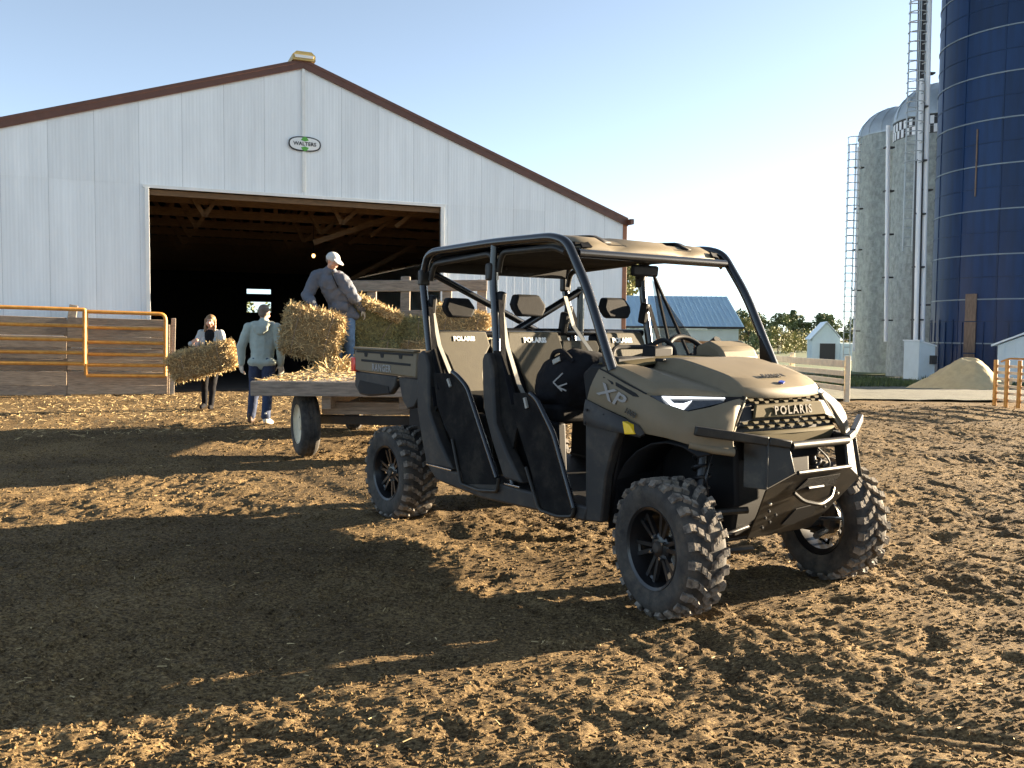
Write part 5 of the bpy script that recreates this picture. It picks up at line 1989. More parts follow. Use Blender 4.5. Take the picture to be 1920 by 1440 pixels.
# ------------------------------------------------ cargo bed
mb = MB()
mb.box((-3.04, 0, 1.03), (1.02, 1.30, 0.04))
mb.build('bed_floor', 'black', V)
for s in (1, -1):
    up_ = [(-3.535, 1.268), (-2.515, 1.262), (-2.515, 1.080), (-2.84, 1.085), (-3.565, 1.095), (-3.565, 1.20)]
    sp = panel('bed_side', up_, -0.70, 0.05, 'tan', s, 0.012)
    mb = MB()
    mb.beam(my((-3.53, -0.690, 1.279), s), my((-2.52, -0.690, 1.273), s), 0.06, 0.018)
    mb.build('bed_rail', 'tan', V, bevel=0.006)
    mb = MB()
    mb.beam(my((-3.50, -0.7005, 1.252), s), my((-2.56, -0.7005, 1.246), s), 0.006, 0.016)
    mb.build('rail_shadow_strip', 'black', sp)
    mb = MB()
    mb.beam(my((-3.41, -0.701, 1.183), s), my((-2.60, -0.701, 1.172), s), 0.006, 0.018)
    mb.build('side_groove', 'black', sp)
    for xx in (-3.33, -3.05, -2.75):
        mb = MB()
        mb.prism([my((xx - 0.03, -0.700, 1.242), s), my((xx + 0.03, -0.700, 1.242), s), my((xx + 0.018, -0.700, 1.212), s), my((xx - 0.018, -0.700, 1.212), s)], (0, -0.004 * s, 0))
        mb.build('stake_notch', 'black', sp)
    if s == 1:
        text_obj('bed_lettering', 'RANGER', 0.074, 'letter_grey', sp, (-3.06, -0.703, 1.130), (1, 0, -0.01), (0, 0, 1), 0.0015, 0.002, 1.15)
    lo = [(-3.56, 1.090), (-2.845, 1.080), (-2.865, 0.995), (-2.95, 0.935), (-3.32, 0.897), (-3.48, 0.903), (-3.575, 0.97)]
    lp = panel('bed_skirt', lo, -0.688, 0.05, 'grey', s, 0.014)
    re_ = [(-3.46, 1.020), (-2.97, 0.995), (-2.95, 0.945), (-3.30, 0.912), (-3.46, 0.918), (-3.50, 0.965)]
    mb = MB()
    mb.prism([my((x, -0.6885, z), s) for x, z in re_], (0, -0.004 * s, 0))
    mb.build('skirt_recess', 'black', lp)
    panel('bed_bracket', [(-2.85, 1.075), (-2.515, 1.075), (-2.515, 0.95), (-2.60, 0.86), (-2.70, 0.84), (-2.78, 0.90)], -0.672, 0.05, 'grey', s, 0.012)
    mb = MB()
    mb.box(my((-3.560, -0.684, 1.145), s), (0.07, 0.05, 0.115))
    mb.build('tail_lamp', 'red', V, bevel=0.008)
mb = MB()
mb.prism([(-3.56, -0.64, 0.95), (-3.56, 0.64, 0.95), (-3.535, 0.64, 1.265), (-3.535, -0.64, 1.265)], (0.04, 0, 0))
mb.build('tailgate', 'tan', V, bevel=0.01)
mb = MB()
mb.prism([(-2.53, -0.66, 1.02), (-2.53, 0.66, 1.02), (-2.53, 0.66, 1.262), (-2.53, -0.66, 1.262)], (0.03, 0, 0))
mb.build('bed_front_wall', 'tan', V, bevel=0.008)

# ------------------------------------------------ backpack on the front seat (a thing of its own)
def vw(p):
    return V.matrix_local @ Vector(p)
V_M = Matrix.Translation(V.location) @ Matrix.Rotation(R(-54.92), 4, 'Z')
BP = thing('backpack', 'bulging black duffel bag with white chevron print lying on the front passenger seat', 'bag', tuple(V_M @ Vector((-1.10, -0.38, 0.985))), R(-54.92))
mb = MB()
mb.sphere((0, 0, 0.13), 0.22, 20, 14, (1.2, 1.1, 0.88), Matrix.Rotation(R(-20), 3, 'Y'))
mb.sphere((0.10, 0.02, 0.19), 0.15, 16, 10, (1.1, 1.2, 0.7), Matrix.Rotation(R(-30), 3, 'Y'))
mb.sphere((-0.08, -0.02, 0.09), 0.16, 16, 10, (1.0, 1.2, 0.62))
bag = mb.build('bag_body', 'black_cloth', BP)
md = bag.modifiers.new('remesh', 'REMESH')
md.mode = 'VOXEL'
md.voxel_size = 0.014
md.use_smooth_shade = True
tx = bpy.data.textures.new('folds', 'CLOUDS')
tx.noise_scale = 0.09
md = bag.modifiers.new('folds', 'DISPLACE')
md.texture = tx
md.strength = 0.035
md = bag.modifiers.new('smooth', 'SMOOTH')
md.iterations = 3
for dx, zz, sc in ((0.13, 0.14, 0.75), (0.17, 0.115, 0.3)):
    mb = MB()
    a, b, c_ = Vector((dx + 0.05, -0.235, zz + 0.075 * sc)), Vector((dx - 0.02, -0.250, zz)), Vector((dx + 0.045, -0.235, zz - 0.065 * sc))
    mb.beam(a, b, 0.004, 0.008)
    mb.beam(b, c_, 0.004, 0.008)
    mb.build('chevron_print', 'letter_grey', BP)
mb = MB()
mb.tube(spline([(0.16, -0.14, 0.26), (0.10, -0.17, 0.32), (0.0, -0.16, 0.31), (-0.06, -0.14, 0.25)]), 0.014, 8)
mb.build('bag_handle', 'black_cloth', BP)
mb = MB()
mb.box((0.06, -0.19, 0.265), (0.07, 0.012, 0.03), Matrix.Rotation(R(-20), 3, 'Y'))
mb.build('bag_buckle', 'strap', BP, bevel=0.004)
# ================================================================== HAY WAGON
HW = thing('hay_wagon', 'flat wooden hay wagon with a silver grey end rack parked before the barn doorway', 'wagon', (-1.60, 9.75, 0), 0)
# local: x right, y away, deck 2.42 wide, 4.6 long
for k in range(17):
    mb = MB()
    y = 0.14 + k * 0.27
    mb.box((random.uniform(-0.01, 0.01), y, 0.838 + random.uniform(-0.003, 0.003)), (2.40, 0.255, 0.035))
    mb.build('deck_board', 'grey_wood', HW, bevel=0.004)
mb = MB()
mb.beam((-1.21, 0.0, 0.775), (1.21, -0.02, 0.775), 0.05, 0.155)
mb.build('end_board', 'grey_wood', HW, bevel=0.006)
for s in (-1, 1):
    mb = MB()
    mb.beam((s * 1.185, 0.04, 0.76), (s * 1.185, 4.6, 0.76), 0.05, 0.13)
    mb.build('side_board', 'grey_wood', HW, bevel=0.006)
    mb = MB()
    mb.beam((s * 0.42, 0.1, 0.63), (s * 0.42, 4.5, 0.63), 0.10, 0.16)
    mb.build('frame_rail', 'wood', HW, bevel=0.006)
mb = MB()
mb.beam((-0.52, 0.42, 0.54), (1.25, 0.42, 0.54), 0.14, 0.14)
mb.build('bolster', 'wood', HW, bevel=0.008)
for a_, b_ in (((-0.80, 0.55, 0.40), (0.80, 0.35, 0.40)), ((-0.80, 3.3, 0.40), (0.80, 3.3, 0.40))):
    mb = MB()
    mb.beam(a_, b_, 0.12, 0.10)
    mb.build('axle', 'barn_dark', HW, bevel=0.01)
def wagon_wheel(x, y, rot):
    mb = MB()
    mb.lathe([(0.215, -0.085), (0.27, -0.105), (0.325, -0.10), (0.352, -0.075), (0.360, -0.03), (0.360, 0.03), (0.352, 0.075), (0.325, 0.10), (0.27, 0.105), (0.215, 0.085)], axis='X', seg=36)
    for gy in (-0.04, 0.0, 0.04):
        mb.lathe([(0.359, gy - 0.012), (0.366, gy - 0.008), (0.366, gy + 0.008), (0.359, gy + 0.012)], axis='X', seg=36)
    w = mb.build('wagon_tyre', 'rubber', HW)
    mb = MB()
    mb.lathe([(0.222, -0.092), (0.215, -0.080), (0.195, -0.055), (0.08, -0.035), (0.06, -0.07), (0.0, -0.07), (0.0, 0.05), (0.2, 0.05), (0.22, 0.085)], axis='X', seg=28)
    mb.build('wagon_rim', 'cream', w)
    w.location = (x, y, 0.355)
    w.rotation_euler = (0, 0, rot)
wagon_wheel(-0.72, 0.42, R(25))
wagon_wheel(0.72, 0.30, R(25))
wagon_wheel(-0.66, 3.20, R(4))
wagon_wheel(0.66, 3.20, 0)
# end rack
for z, h, x0, x1 in ((2.10, 0.175, -0.98, 1.20), (1.66, 0.12, -0.98, 1.20), (1.22, 0.12, -0.98, 1.20)):
    mb = MB()
    mb.beam((x0, 4.50, z), (x1, 4.50, z + 0.03), 0.045, h)
    mb.build('rack_rail', 'grey_wood', HW, bevel=0.01)
for x, zt in ((-0.63, 2.04), (-0.10, 2.26), (0.55, 2.05), (1.10, 2.22)):
    mb = MB()
    mb.beam((x, 4.54, 0.80), (x + 0.02, 4.54, zt), 0.15, 0.06, up=(0, 1, 0))
    mb.build('rack_post', 'grey_wood', HW, bevel=0.012)

# ================================================================== HAY BALES
def bale(name, label, c, size, rot, seed, core='hay', str_='straw', nst=1300, group=None, twine=True, ln=0.13):
    b = thing(name, label, 'hay bale', c, 0, group)
    b.rotation_euler = rot
    nst = int(nst * 1.9)
    r = np.random.default_rng(seed)
    L, Wd, Hh = size
    n = 13
    bm = bmesh.new()
    bmesh.ops.create_cube(bm, size=1.0)
    bmesh.ops.subdivide_edges(bm, edges=bm.edges[:], cuts=n, use_grid_fill=True)
    co = np.array([v.co[:] for v in bm.verts]) * 2
    nrm = np.abs(co)
    p = 7.0
    ln_ = (nrm ** p).sum(1) ** (1 / p)
    co = co / ln_[:, None]
    q = co.copy()
    q *= 1 + 0.10 * perlin(co[:, 0] * 2.2 + seed, co[:, 1] * 2.2 + co[:, 2] * 1.7, seed)[:, None] + 0.06 * perlin(co[:, 0] * 6 + seed, co[:, 1] * 6 + co[:, 2] * 5, seed + 1)[:, None]
    q *= np.array([L / 2, Wd / 2, Hh / 2])
    for v, c_ in zip(bm.verts, q):
        v.co = c_
    me_ = bpy.data.meshes.new('bale_core')
    bm.to_mesh(me_)
    bm.free()
    for pl in me_.polygons:
        pl.use_smooth = True
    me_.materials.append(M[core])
    link(bpy.data.objects.new('bale_core', me_), b)
    k = r.integers(0, len(q), nst)
    pos = q[k] * (0.97 + 0.05 * r.random((nst, 1)))
    nn = q[k] / (np.array([L, Wd, Hh]) / 2) ** 2
    nn /= np.linalg.norm(nn, axis=1)[:, None]
    d = r.normal(size=(nst, 3)) + nn * 0.22
    d /= np.linalg.norm(d, axis=1)[:, None]
    l_ = ln * (0.4 + r.random((nst, 1)))
    w = np.cross(d, r.normal(size=(nst, 3)))
    w /= np.linalg.norm(w, axis=1)[:, None]
    w *= 0.0030 + 0.0028 * r.random((nst, 1))
    a, e = pos - d * l_ * 0.42, pos + d * l_ * 0.58
    V_ = np.stack([a - w, a + w, e + w, e - w], 1).reshape(-1, 3)
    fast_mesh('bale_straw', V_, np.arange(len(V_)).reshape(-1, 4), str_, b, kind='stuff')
    if twine:
        for s in (-0.28, 0.28):
            mb = MB()
            mb.tube([(L * s + 0.01 * math.cos(5 * t), Wd * 0.52 * math.copysign(abs(math.cos(t)) ** 0.35, math.cos(t)), Hh * 0.52 * math.copysign(abs(math.sin(t)) ** 0.35, math.sin(t))) for t in np.linspace(0, 2 * PI, 25)[:-1]], 0.006, 5, closed=True)
            mb.build('twine', 'wood', b)
    return b
bale('hay_bale', 'golden straw bale being lifted by the man on the wagon', (-2.83, 12.85, 1.37), (0.80, 0.50, 0.66), (R(8), R(14), R(12)), 101, 'hay', 'straw', 2200)
bale('hay_bale', 'long straw bale carried slanting by the woman in pale cardigan', (-5.34, 15.68, 0.865), (1.08, 0.42, 0.46), (R(6), R(-15), R(10)), 102, 'hay', 'straw', 2200)
bale('hay_bale', 'greenish hay bale tilted on top of the wagon load beside the man', (-2.16, 13.62, 1.50), (0.90, 0.50, 0.50), (R(10), R(26), R(18)), 103, 'green_hay', 'green_straw', 1800, 'bales loaded on the wagon')
bale('hay_bale', 'dark greenish bale in the middle of the wagon load', (-1.56, 13.85, 1.36), (0.74, 0.50, 0.44), (0, R(-4), R(-8)), 104, 'green_hay', 'green_straw', 1600, 'bales loaded on the wagon')
bale('hay_bale', 'sunlit golden bale topping the load seen behind the rear cab post', (-0.80, 13.80, 1.53), (0.84, 0.50, 0.42), (R(4), R(12), R(10)), 105, 'hay', 'straw', 1800, 'bales loaded on the wagon')
bale('hay_bale', 'low greenish bale under the tilted bale beside the man', (-2.10, 13.65, 1.07), (0.85, 0.50, 0.42), (0, 0, R(4)), 106, 'green_hay', 'green_straw', 1200, 'bales loaded on the wagon')
bale('hay_bale', 'low brown bale on the wagon deck under the dark greenish bale', (-1.30, 13.7, 1.06), (0.80, 0.50, 0.40), (0, 0, R(-5)), 107, 'hay', 'straw', 1200, 'bales loaded on the wagon')
bale('hay_bale', 'low bale at the far end of the load under the sunlit golden bale', (-0.62, 13.55, 1.07), (0.62, 0.50, 0.42), (0, 0, R(3)), 108, 'hay', 'straw', 1000, 'bales loaded on the wagon')
bale('hay_flake', 'sunlit golden flake of hay lying on the tilted greenish bale', (-1.97, 13.45, 1.735), (0.66, 0.44, 0.13), (R(8), R(24), R(18)), 109, 'hay', 'straw', 700, None, False, 0.10)
# loose hay on the deck
n = 1700
r = np.random.default_rng(77)
x = -2.78 + r.random(n) ** 1.4 * 2.2
y = 9.78 + r.random(n) * 3.9
hgt = 0.860 + 0.006 * r.random(n)
hm = np.exp(-((x + 2.35) / 0.22) ** 2 - ((y - 12.5) / 0.5) ** 2) * 0.10 + np.exp(-((x + 2.0) / 0.2) ** 2 - ((y - 12.9) / 0.45) ** 2) * 0.10
hgt = hgt + hm * r.random(n)
bv, bf = blades(x, y, hgt, 0.11, 0.010, 0.16, 9)
n2 = 600
x2, y2 = -2.36 + r.normal(size=n2) * 0.20, 12.6 + r.normal(size=n2) * 0.40
hm = np.exp(-((x2 + 2.35) / 0.25) ** 2 - ((y2 - 12.6) / 0.5) ** 2) * 0.16
bv2, bf2 = blades(x2, y2, 0.865 + hm * r.random(n2), 0.16, 0.013, 0.5, 10)
fast_mesh('loose_hay', np.concatenate([bv, bv2]), np.concatenate([bf, bf2 + len(bv)]), 'straw', kind='stuff')

# ================================================================== PEOPLE
def soft(mb, name, m, parent, voxel=0.012, smooth=4, folds=0.0, fscale=0.12):
    o = mb.build(name, m, parent, ang=180, recalc=False)
    md = o.modifiers.new('remesh', 'REMESH')
    md.mode = 'VOXEL'
    md.voxel_size = voxel
    md.use_smooth_shade = True
    md = o.modifiers.new('smooth', 'SMOOTH')
    md.iterations = smooth
    md.factor = 0.5
    if folds:
        tx = bpy.data.textures.new('folds', 'CLOUDS')
        tx.noise_scale = fscale
        md = o.modifiers.new('folds', 'DISPLACE')
        md.texture = tx
        md.strength = folds
        md.texture_coords = 'LOCAL'
        md.mid_level = 0.28
    return o
def hand_shape(mb, wrist, d, pn, curl=0.5, s=1.0):
    """palm and five fingers. d: direction wrist->knuckles, pn: palm normal (side the fingers curl to)"""
    d = Vector(d).normalized()
    pn = Vector(pn)
    pn = (pn - d * pn.dot(d)).normalized()
    sd_ = d.cross(pn)
    w = Vector(wrist)
    for k in range(4):
        o = (k - 1.5) * 0.020 * s
        mb.capsule(w + sd_ * o * 0.6, w + d * 0.085 * s + sd_ * o, 0.015 * s, 0.012 * s)
        L = (0.070, 0.080, 0.075, 0.058)[k] * s
        a = w + d * 0.088 * s + sd_ * o
        d1 = (d + pn * curl * 0.6).normalized()
        d2 = (d + pn * curl * 2.2).normalized()
        b = a + d1 * L * 0.55
        mb.capsule(a, b, 0.0095 * s, 0.0088 * s)
        mb.capsule(b, b + d2 * L * 0.5, 0.0088 * s, 0.0075 * s)
    t0 = w + d * 0.025 * s - sd_ * 0.028 * s
    t1 = t0 + (d * 0.6 - sd_ * 0.7 + pn * 0.25).normalized() * 0.04 * s
    mb.capsule(t0, t1, 0.013 * s, 0.010 * s)
    mb.capsule(t1, t1 + (d * 0.9 - sd_ * 0.1 + pn * 0.5).normalized() * 0.035 * s, 0.010 * s, 0.008 * s)
    mb.capsule(w - d * 0.03 * s, w + d * 0.02 * s, 0.024 * s, 0.026 * s)

def head_shape(mb, c, f, up, s=1.0):
    """head with brow, nose, chin, ears. c: centre, f: facing, up"""
    f = Vector(f).normalized()
    up = Vector(up)
    up = (up - f * up.dot(f)).normalized()
    r_ = f.cross(up)
    rot = Matrix((r_, f, up)).transposed()
    c = Vector(c)
    P = lambda x, y, z: c + (r_ * x + f * y + up * z) * s
    mb.sphere(P(0, -0.010, 0.030), 0.092 * s, 14, 10, (0.84, 1.05, 1.0), rot)
    mb.sphere(P(0, 0.020, -0.020), 0.075 * s, 12, 9, (0.86, 0.92, 1.1), rot)
    mb.sphere(P(0, 0.045, -0.075), 0.036 * s, 10, 7, (1.1, 0.9, 0.8), rot)
    mb.capsule(P(0, 0.088, 0.012), P(0, 0.106, -0.020), 0.010 * s, 0.014 * s)
    mb.capsule(P(-0.035, 0.078, 0.030), P(0.035, 0.078, 0.030), 0.014 * s, 0.014 * s)
    mb.capsule(P(-0.020, 0.083, -0.050), P(0.020, 0.083, -0.050), 0.010 * s, 0.010 * s)
    for e in (-1, 1):
        mb.sphere(P(e * 0.080, -0.005, 0.0), 0.024 * s, 8, 6, (0.4, 0.8, 1.2), rot)
        mb.sphere(P(e * 0.052, 0.045, -0.035), 0.030 * s, 8, 6, (0.8, 1, 1), rot)
    return P, rot
def face_bits(parent, P, rot, s=1.0):
    for e in (-1, 1):
        mb = MB()
        mb.sphere(P(e * 0.031, 0.084, 0.010), 0.011 * s, 10, 7, (1.2, 0.5, 0.7), rot)
        mb.build('eye', 'sign_white', parent)
        mb = MB()
        mb.sphere(P(e * 0.031, 0.0895, 0.010), 0.0055 * s, 8, 6, (1, 0.5, 1), rot)
        mb.build('iris', 'boot', parent)
        mb = MB()
        mb.capsule(P(e * 0.018, 0.093, 0.030), P(e * 0.046, 0.086, 0.031), 0.004 * s, 0.003 * s)
        mb.build('eyebrow', 'hair_grey', parent)
    mb = MB()
    mb.capsule(P(-0.020, 0.091, -0.050), P(0.020, 0.091, -0.050), 0.0045 * s, 0.0045 * s)
    mb.build('mouth', 'red_lip', parent)
M['red_lip'] = mat('lip', (0.42, 0.16, 0.13), 0.5)

def shoe(mb, heel, toe, w=0.045, h=0.05):
    heel, toe = Vector(heel), Vector(toe)
    mb.capsule(heel + Vector((0, 0, 0.045)), heel.lerp(toe, 0.55) + Vector((0, 0, 0.042)), w * 0.95, w)
    mb.capsule(heel.lerp(toe, 0.55) + Vector((0, 0, 0.040)), toe + Vector((0, 0, 0.034)), w, w * 0.78)
    mb.capsule(heel + Vector((0, 0, 0.06)), heel + Vector((0, 0, 0.13)), w * 0.9, w * 0.9)

# ---------- man walking away, sage hoodie
m2 = thing('person', 'man seen from behind in sage hoodie and navy jeans walking to the barn', 'person', (-3.72, 13.5, 0), R(0))
def loc2(p):
    return (p[0] + 3.72, p[1] - 13.5, p[2])
J = dict(pel=(0, 0, 0.93), chest=(0.0, 0.05, 1.28), neck=(0.01, 0.06, 1.50), head=(0.012, 0.085, 1.655), shL=(-0.205, 0.05, 1.43), shR=(0.205, 0.05, 1.43),
         elL=(-0.315, 0.02, 1.15), elR=(0.275, 0.02, 1.14), wrL=(-0.325, 0.05, 0.91), wrR=(0.255, 0.07, 0.90),
         hpL=(-0.095, 0, 0.90), hpR=(0.095, 0, 0.90), knL=(-0.15, 0.10, 0.49), knR=(0.075, 0.03, 0.48), anL=(-0.20, 0.10, 0.10), anR=(0.10, -0.20, 0.12))
mb = MB()
P, rot = head_shape(mb, J['head'], (0.10, 1, -0.12), (0, 0.1, 1))
mb.capsule(J['neck'], (0.01, 0.075, 1.60), 0.058, 0.055)
mb.capsule(J['pel'], J['chest'], 0.11, 0.12, (1.2, 0.8, 1))
mb.capsule(J['chest'], J['neck'], 0.12, 0.06, (1.25, 0.8, 1))
for s in 'LR':
    mb.capsule(J['neck'], J['sh' + s], 0.06, 0.06)
    mb.capsule(J['sh' + s], J['el' + s], 0.052, 0.042)
    mb.capsule(J['el' + s], J['wr' + s], 0.042, 0.030)
    mb.capsule(J['hp' + s], J['kn' + s], 0.085, 0.056)
    mb.capsule(J['kn' + s], J['an' + s], 0.055, 0.040)
    hand_shape(mb, J['wr' + s], (0.06 if s == 'R' else -0.06, 0.18, -1), (0.5 if s == 'L' else -0.5, 0.6, 0), 0.7)
bd = soft(mb, 'body', 'skin', m2, 0.011, 3)
mb = MB()
mb.capsule((0, 0, 0.96), (0, 0.035, 1.18), 0.155, 0.158, (1.12, 0.80, 1))
mb.capsule((0, 0.035, 1.18), (0, 0.055, 1.40), 0.158, 0.150, (1.28, 0.82, 1))
mb.capsule((-0.13, 0.055, 1.46), (0.13, 0.055, 1.46), 0.075, 0.075)
mb.capsule((0, 0.05, 1.46), (0.01, 0.06, 1.53), 0.085, 0.072)
for s in 'LR':
    mb.capsule(J['sh' + s], J['el' + s], 0.082, 0.066)
    mb.capsule(J['el' + s], J['wr' + s], 0.066, 0.047)
    mb.capsule(Vector(J['wr' + s]) + Vector((0, 0, 0.04)), J['wr' + s], 0.040, 0.038)
mb.capsule((-0.085, -0.01, 0.925), (0.085, -0.01, 0.925), 0.130, 0.130, (1.02, 1.0, 0.6))
soft(mb, 'hoodie', 'hoodie', m2, 0.013, 3, 0.022, 0.10)
mb = MB()
mb.capsule((-0.085, -0.045, 1.485), (0.085, -0.045, 1.485), 0.060, 0.060, (1, 0.9, 0.9))
mb.capsule((-0.055, -0.085, 1.425), (0.055, -0.085, 1.425), 0.060, 0.060, (1, 0.55, 1.0))
mb.capsule((-0.02, -0.10, 1.375), (0.02, -0.10, 1.375), 0.045, 0.045, (1, 0.5, 1.0))
soft(mb, 'hood', 'hoodie', m2, 0.012, 3, 0.012, 0.06)
mb = MB()
mb.capsule((-0.07, -0.01, 0.93), (0.07, -0.01, 0.93), 0.125, 0.125, (1, 0.95, 0.8))
for s in 'LR':
    mb.capsule(J['hp' + s], J['kn' + s], 0.108, 0.078)
    mb.capsule(J['kn' + s], Vector(J['an' + s]) + Vector((0, 0, 0.02)), 0.078, 0.066)
soft(mb, 'jeans', 'jeans', m2, 0.013, 3, 0.018, 0.10)
mb = MB()
shoe(mb, (-0.205, 0.06, 0.005), (-0.225, 0.27, 0.005))
soft(mb, 'boot', 'boot', m2, 0.01, 2)
mb = MB()
shoe(mb, (0.105, -0.22, 0.035), (0.135, -0.02, 0.0))
soft(mb, 'boot', 'white_shoe', m2, 0.01, 2)
for s in 'LR':
    mb = MB()
    hand_shape(mb, J['wr' + s], (0.06 if s == 'R' else -0.06, 0.18, -1), (0.5 if s == 'L' else -0.5, 0.6, 0), 0.7, 1.18)
    mb.capsule(Vector(J['wr' + s]) + Vector((0, 0, 0.045)), J['wr' + s], 0.042, 0.036)
    soft(mb, 'glove', 'glove', m2, 0.007, 2)
mb = MB()
mb.sphere(P(0, -0.016, 0.042), 0.093, 16, 11, (0.88, 1.05, 0.96), rot)
mb.sphere(P(0, -0.055, -0.01), 0.060, 12, 8, (1.15, 0.75, 1.0), rot)
soft(mb, 'hair', 'hair_grey', m2, 0.009, 2, 0.008, 0.02)
face_bits(m2, P, rot)

# ---------- man on the wagon, pale cap
m3 = thing('person', 'man in pale cap and grey sweatshirt bending over a bale on the wagon deck', 'person', (-2.53, 13.3, 0.855), 0)
J = dict(pel=(0.05, 0.04, 0.83), chest=(-0.09, -0.10, 1.16), neck=(-0.105, -0.18, 1.385), head=(-0.045, -0.265, 1.535),
         shL=(-0.305, -0.13, 1.315), shR=(0.075, -0.19, 1.275), elL=(-0.425, -0.18, 1.06), elR=(0.235, -0.18, 1.04), wrL=(-0.305, -0.36, 0.91), wrR=(0.335, -0.01, 0.885),
         hpL=(-0.06, 0.02, 0.82), hpR=(0.12, 0.03, 0.82), knL=(-0.04, -0.12, 0.45), knR=(0.16, -0.08, 0.45), anL=(-0.02, 0.05, 0.09), anR=(0.14, 0.02, 0.09))
mb = MB()
P, rot = head_shape(mb, J['head'], (0.75, -0.42, -0.40), (0.25, -0.1, 1))
mb.capsule(J['neck'], (-0.065, -0.235, 1.495), 0.060, 0.056)
mb.capsule(J['pel'], J['chest'], 0.11, 0.12, (1.2, 0.85, 1))
mb.capsule(J['chest'], J['neck'], 0.12, 0.06, (1.2, 0.85, 1))
hd = {'L': ((0.35, -0.5, -0.6), (0.4, 0.6, -0.3)), 'R': ((0.35, 0.35, -0.9), (-0.6, 0.2, -0.3))}
for s in 'LR':
    mb.capsule(J['neck'], J['sh' + s], 0.06, 0.06)
    mb.capsule(J['sh' + s], J['el' + s], 0.052, 0.042)
    mb.capsule(J['el' + s], J['wr' + s], 0.042, 0.030)
    mb.capsule(J['hp' + s], J['kn' + s], 0.085, 0.056)
    mb.capsule(J['kn' + s], J['an' + s], 0.055, 0.040)
    hand_shape(mb, J['wr' + s], *hd[s], 0.6)
soft(mb, 'body', 'skin', m3, 0.011, 3)
mb = MB()
mb.capsule((0.065, 0.03, 0.80), (0.0, -0.03, 1.05), 0.175, 0.165, (1.10, 0.90, 0.8))
mb.capsule((-0.05, 0.02, 0.76), (0.16, 0.03, 0.76), 0.135, 0.135, (1, 1.05, 0.4))
mb.capsule((0.0, -0.03, 1.05), (-0.10, -0.125, 1.26), 0.168, 0.158, (1.2, 0.95, 1))
mb.capsule((-0.24, -0.135, 1.34), (0.03, -0.175, 1.315), 0.088, 0.085)
mb.capsule((-0.10, -0.155, 1.345), (-0.105, -0.19, 1.405), 0.095, 0.078)
mb.capsule((-0.02, -0.16, 0.90), (0.10, -0.13, 0.90), 0.06, 0.06, (1, 0.6, 1.1))
for s in 'LR':
    mb.capsule(J['sh' + s], J['el' + s], 0.092, 0.076)
    mb.capsule(J['el' + s], J['wr' + s], 0.074, 0.052)
mb.capsule((-0.15, -0.19, 1.40), (-0.05, -0.215, 1.39), 0.055, 0.055, (1, 1, 0.6))
soft(mb, 'sweatshirt', 'sweater', m3, 0.013, 2, 0.055, 0.085)
mb = MB()
mb.tube(spline([(-0.045, -0.285, 1.395), (-0.035, -0.315, 1.33), (0.0, -0.295, 1.24), (0.03, -0.255, 1.16)]), 0.008, 6)
mb.build('zip_placket', 'black_cloth', m3)
mb = MB()
mb.capsule((-0.04, 0.02, 0.83), (0.10, 0.03, 0.83), 0.125, 0.125, (1, 0.95, 0.85))
for s in 'LR':
    mb.capsule(J['hp' + s], J['kn' + s], 0.108, 0.080)
    mb.capsule(J['kn' + s], Vector(J['an' + s]) + Vector((0, 0, 0.02)), 0.078, 0.066)
soft(mb, 'jeans', 'jeans_blue', m3, 0.013, 3, 0.02, 0.09)
for a, t in (((-0.02, 0.08, 0.0), (0.06, -0.14, 0.0)), ((0.14, 0.05, 0.0), (0.24, -0.16, 0.0))):
    mb = MB()
    shoe(mb, a, t)
    soft(mb, 'boot', 'boot', m3, 0.01, 2)
for s in 'LR':
    mb = MB()
    hand_shape(mb, J['wr' + s], *hd[s], 0.6, 1.15)
    mb.capsule(Vector(J['wr' + s]) + Vector((0, 0, 0.035)), J['wr' + s], 0.042, 0.036)
    soft(mb, 'glove', 'glove', m3, 0.007, 2)
mb = MB()
mb.sphere(P(0, -0.012, 0.052), 0.102, 18, 12, (0.90, 1.03, 0.80), rot)
mb.sphere(P(0, -0.02, 0.035), 0.100, 18, 12, (0.91, 1.05, 0.55), rot)
for k in range(9):
    x = (k - 4) * 0.018
    mb.capsule(P(x, 0.070, 0.045), P(x * 0.85, 0.175 - 0.9 * x * x * 6, 0.022), 0.010, 0.008)
soft(mb, 'cap', 'cap', m3, 0.008, 2)
mb = MB()
mb.sphere(P(0, -0.045, 0.0), 0.070, 12, 8, (1.08, 0.8, 0.8), rot)
soft(mb, 'hair', 'hair_grey', m3, 0.009, 2, 0.006, 0.02)
face_bits(m3, P, rot)

# ---------- woman carrying a bale
w1 = thing('person', 'woman in pale cardigan and black trousers walking out of the barn hugging a straw bale', 'person', (-5.30, 15.95, 0), 0)
J = dict(pel=(-0.01, 0.05, 0.88), chest=(0.0, 0.02, 1.20), neck=(0.005, 0.02, 1.39), head=(0.005, -0.01, 1.535),
         shL=(-0.165, 0.01, 1.335), shR=(0.175, 0.02, 1.335), elL=(-0.245, -0.08, 1.10), elR=(0.27, -0.05, 1.09), wrL=(-0.245, -0.30, 1.16), wrR=(0.25, -0.26, 1.00),
         hpL=(-0.085, 0.04, 0.86), hpR=(0.075, 0.04, 0.86), knL=(-0.13, 0.05, 0.47), knR=(0.055, -0.06, 0.47), anL=(-0.17, 0.16, 0.10), anR=(0.03, -0.10, 0.08))
mb = MB()
P, rot = head_shape(mb, J['head'], (0.12, -1, 0.02), (0.06, 0, 1), 0.95)
mb.capsule(J['neck'], (0.005, 0.01, 1.48), 0.048, 0.046)
mb.capsule(J['pel'], J['chest'], 0.105, 0.10, (1.2, 0.8, 1))
mb.capsule(J['chest'], J['neck'], 0.10, 0.05, (1.2, 0.8, 1))
hd = {'L': ((0.65, -0.1, 0.45), (0.2, 0.8, -0.4)), 'R': ((-0.6, -0.35, -0.6), (-0.2, 0.8, 0.4))}
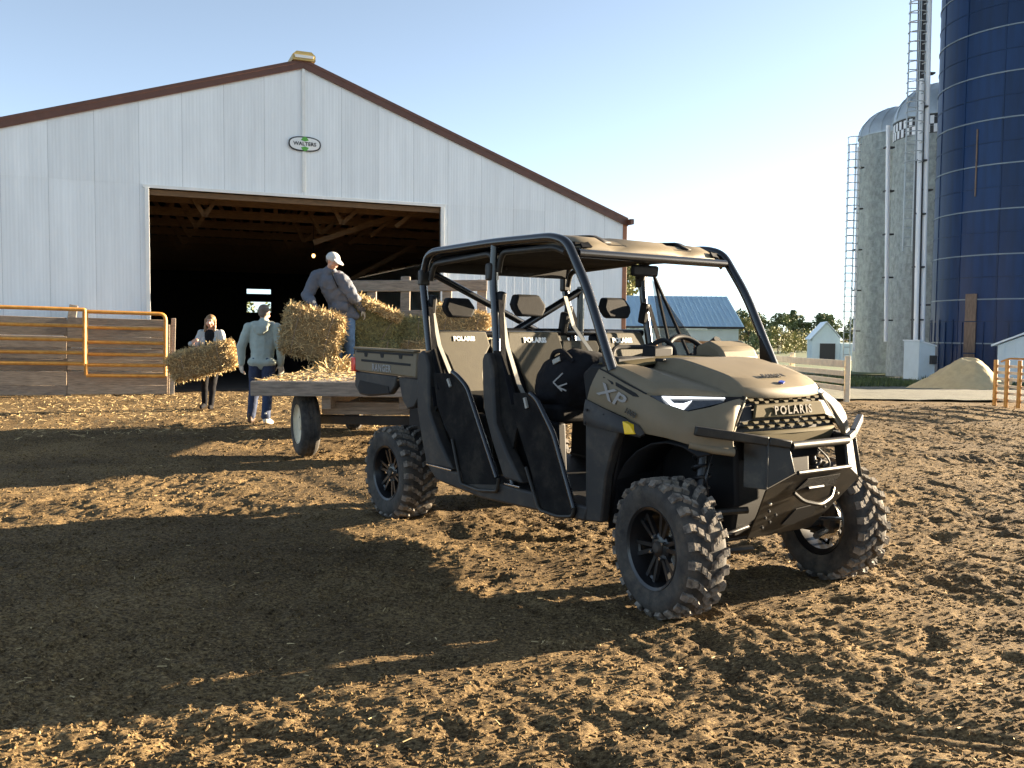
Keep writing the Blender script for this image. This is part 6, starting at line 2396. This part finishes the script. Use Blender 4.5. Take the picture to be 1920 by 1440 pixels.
for s in 'LR':
    mb.capsule(J['neck'], J['sh' + s], 0.05, 0.05)
    mb.capsule(J['sh' + s], J['el' + s], 0.044, 0.036)
    mb.capsule(J['el' + s], J['wr' + s], 0.036, 0.026)
    mb.capsule(J['hp' + s], J['kn' + s], 0.082, 0.052)
    mb.capsule(J['kn' + s], J['an' + s], 0.050, 0.036)
    hand_shape(mb, J['wr' + s], *hd[s], 0.5, 0.95)
soft(mb, 'body', 'skin', w1, 0.010, 3)
mb = MB()
mb.capsule((0, 0.035, 0.95), (0, 0.02, 1.15), 0.125, 0.128, (1.1, 0.82, 1))
mb.capsule((0, 0.02, 1.15), (0, 0.012, 1.31), 0.128, 0.105, (1.2, 0.86, 1))
soft(mb, 'black_top', 'black_cloth', w1, 0.012, 3, 0.012, 0.09)
mb = MB()
for e in (-1, 1):
    mb.capsule((e * 0.105, 0.04, 0.82), (e * 0.105, 0.02, 1.20), 0.082, 0.085, (0.9, 1.25, 1))
    mb.capsule((e * 0.105, 0.02, 1.20), (e * 0.10, 0.02, 1.35), 0.080, 0.060, (0.9, 1.1, 1))
mb.capsule((-0.09, 0.10, 0.85), (-0.08, 0.08, 1.34), 0.065, 0.06)
mb.capsule((0.09, 0.10, 0.85), (0.08, 0.08, 1.34), 0.065, 0.06)
for s in 'LR':
    mb.capsule(J['sh' + s], J['el' + s], 0.066, 0.054)
    mb.capsule(J['el' + s], J['wr' + s], 0.054, 0.038)
soft(mb, 'cardigan', 'cardigan', w1, 0.012, 3, 0.02, 0.09)
mb = MB()
mb.capsule((-0.06, 0.045, 0.87), (0.055, 0.045, 0.87), 0.115, 0.115, (1, 0.9, 0.85))
for s in 'LR':
    mb.capsule(J['hp' + s], J['kn' + s], 0.096, 0.064)
    mb.capsule(J['kn' + s], J['an' + s], 0.062, 0.048)
soft(mb, 'trousers', 'black_cloth', w1, 0.012, 3, 0.012, 0.09)
for a, t in (((-0.17, 0.20, 0.03), (-0.18, 0.0, 0.0)), ((0.03, -0.07, 0.0), (0.055, -0.27, 0.02))):
    mb = MB()
    shoe(mb, a, t, 0.040)
    soft(mb, 'shoe', 'black_cloth', w1, 0.01, 2)
mb = MB()
mb.sphere(P(0, -0.022, 0.040), 0.098, 16, 11, (0.90, 1.0, 0.98), rot)
for e in (-1, 1):
    mb.capsule(P(e * 0.075, 0.005, 0.04), P(e * 0.080, 0.0, -0.08), 0.028, 0.026)
    mb.capsule(P(e * 0.080, 0.0, -0.08), P(e * 0.085, 0.02, -0.17), 0.028, 0.020)
mb.capsule(P(0, -0.06, 0.0), P(0, -0.06, -0.14), 0.06, 0.05)
soft(mb, 'hair', 'hair_blond', w1, 0.009, 2, 0.010, 0.025)
face_bits(w1, P, rot, 0.95)
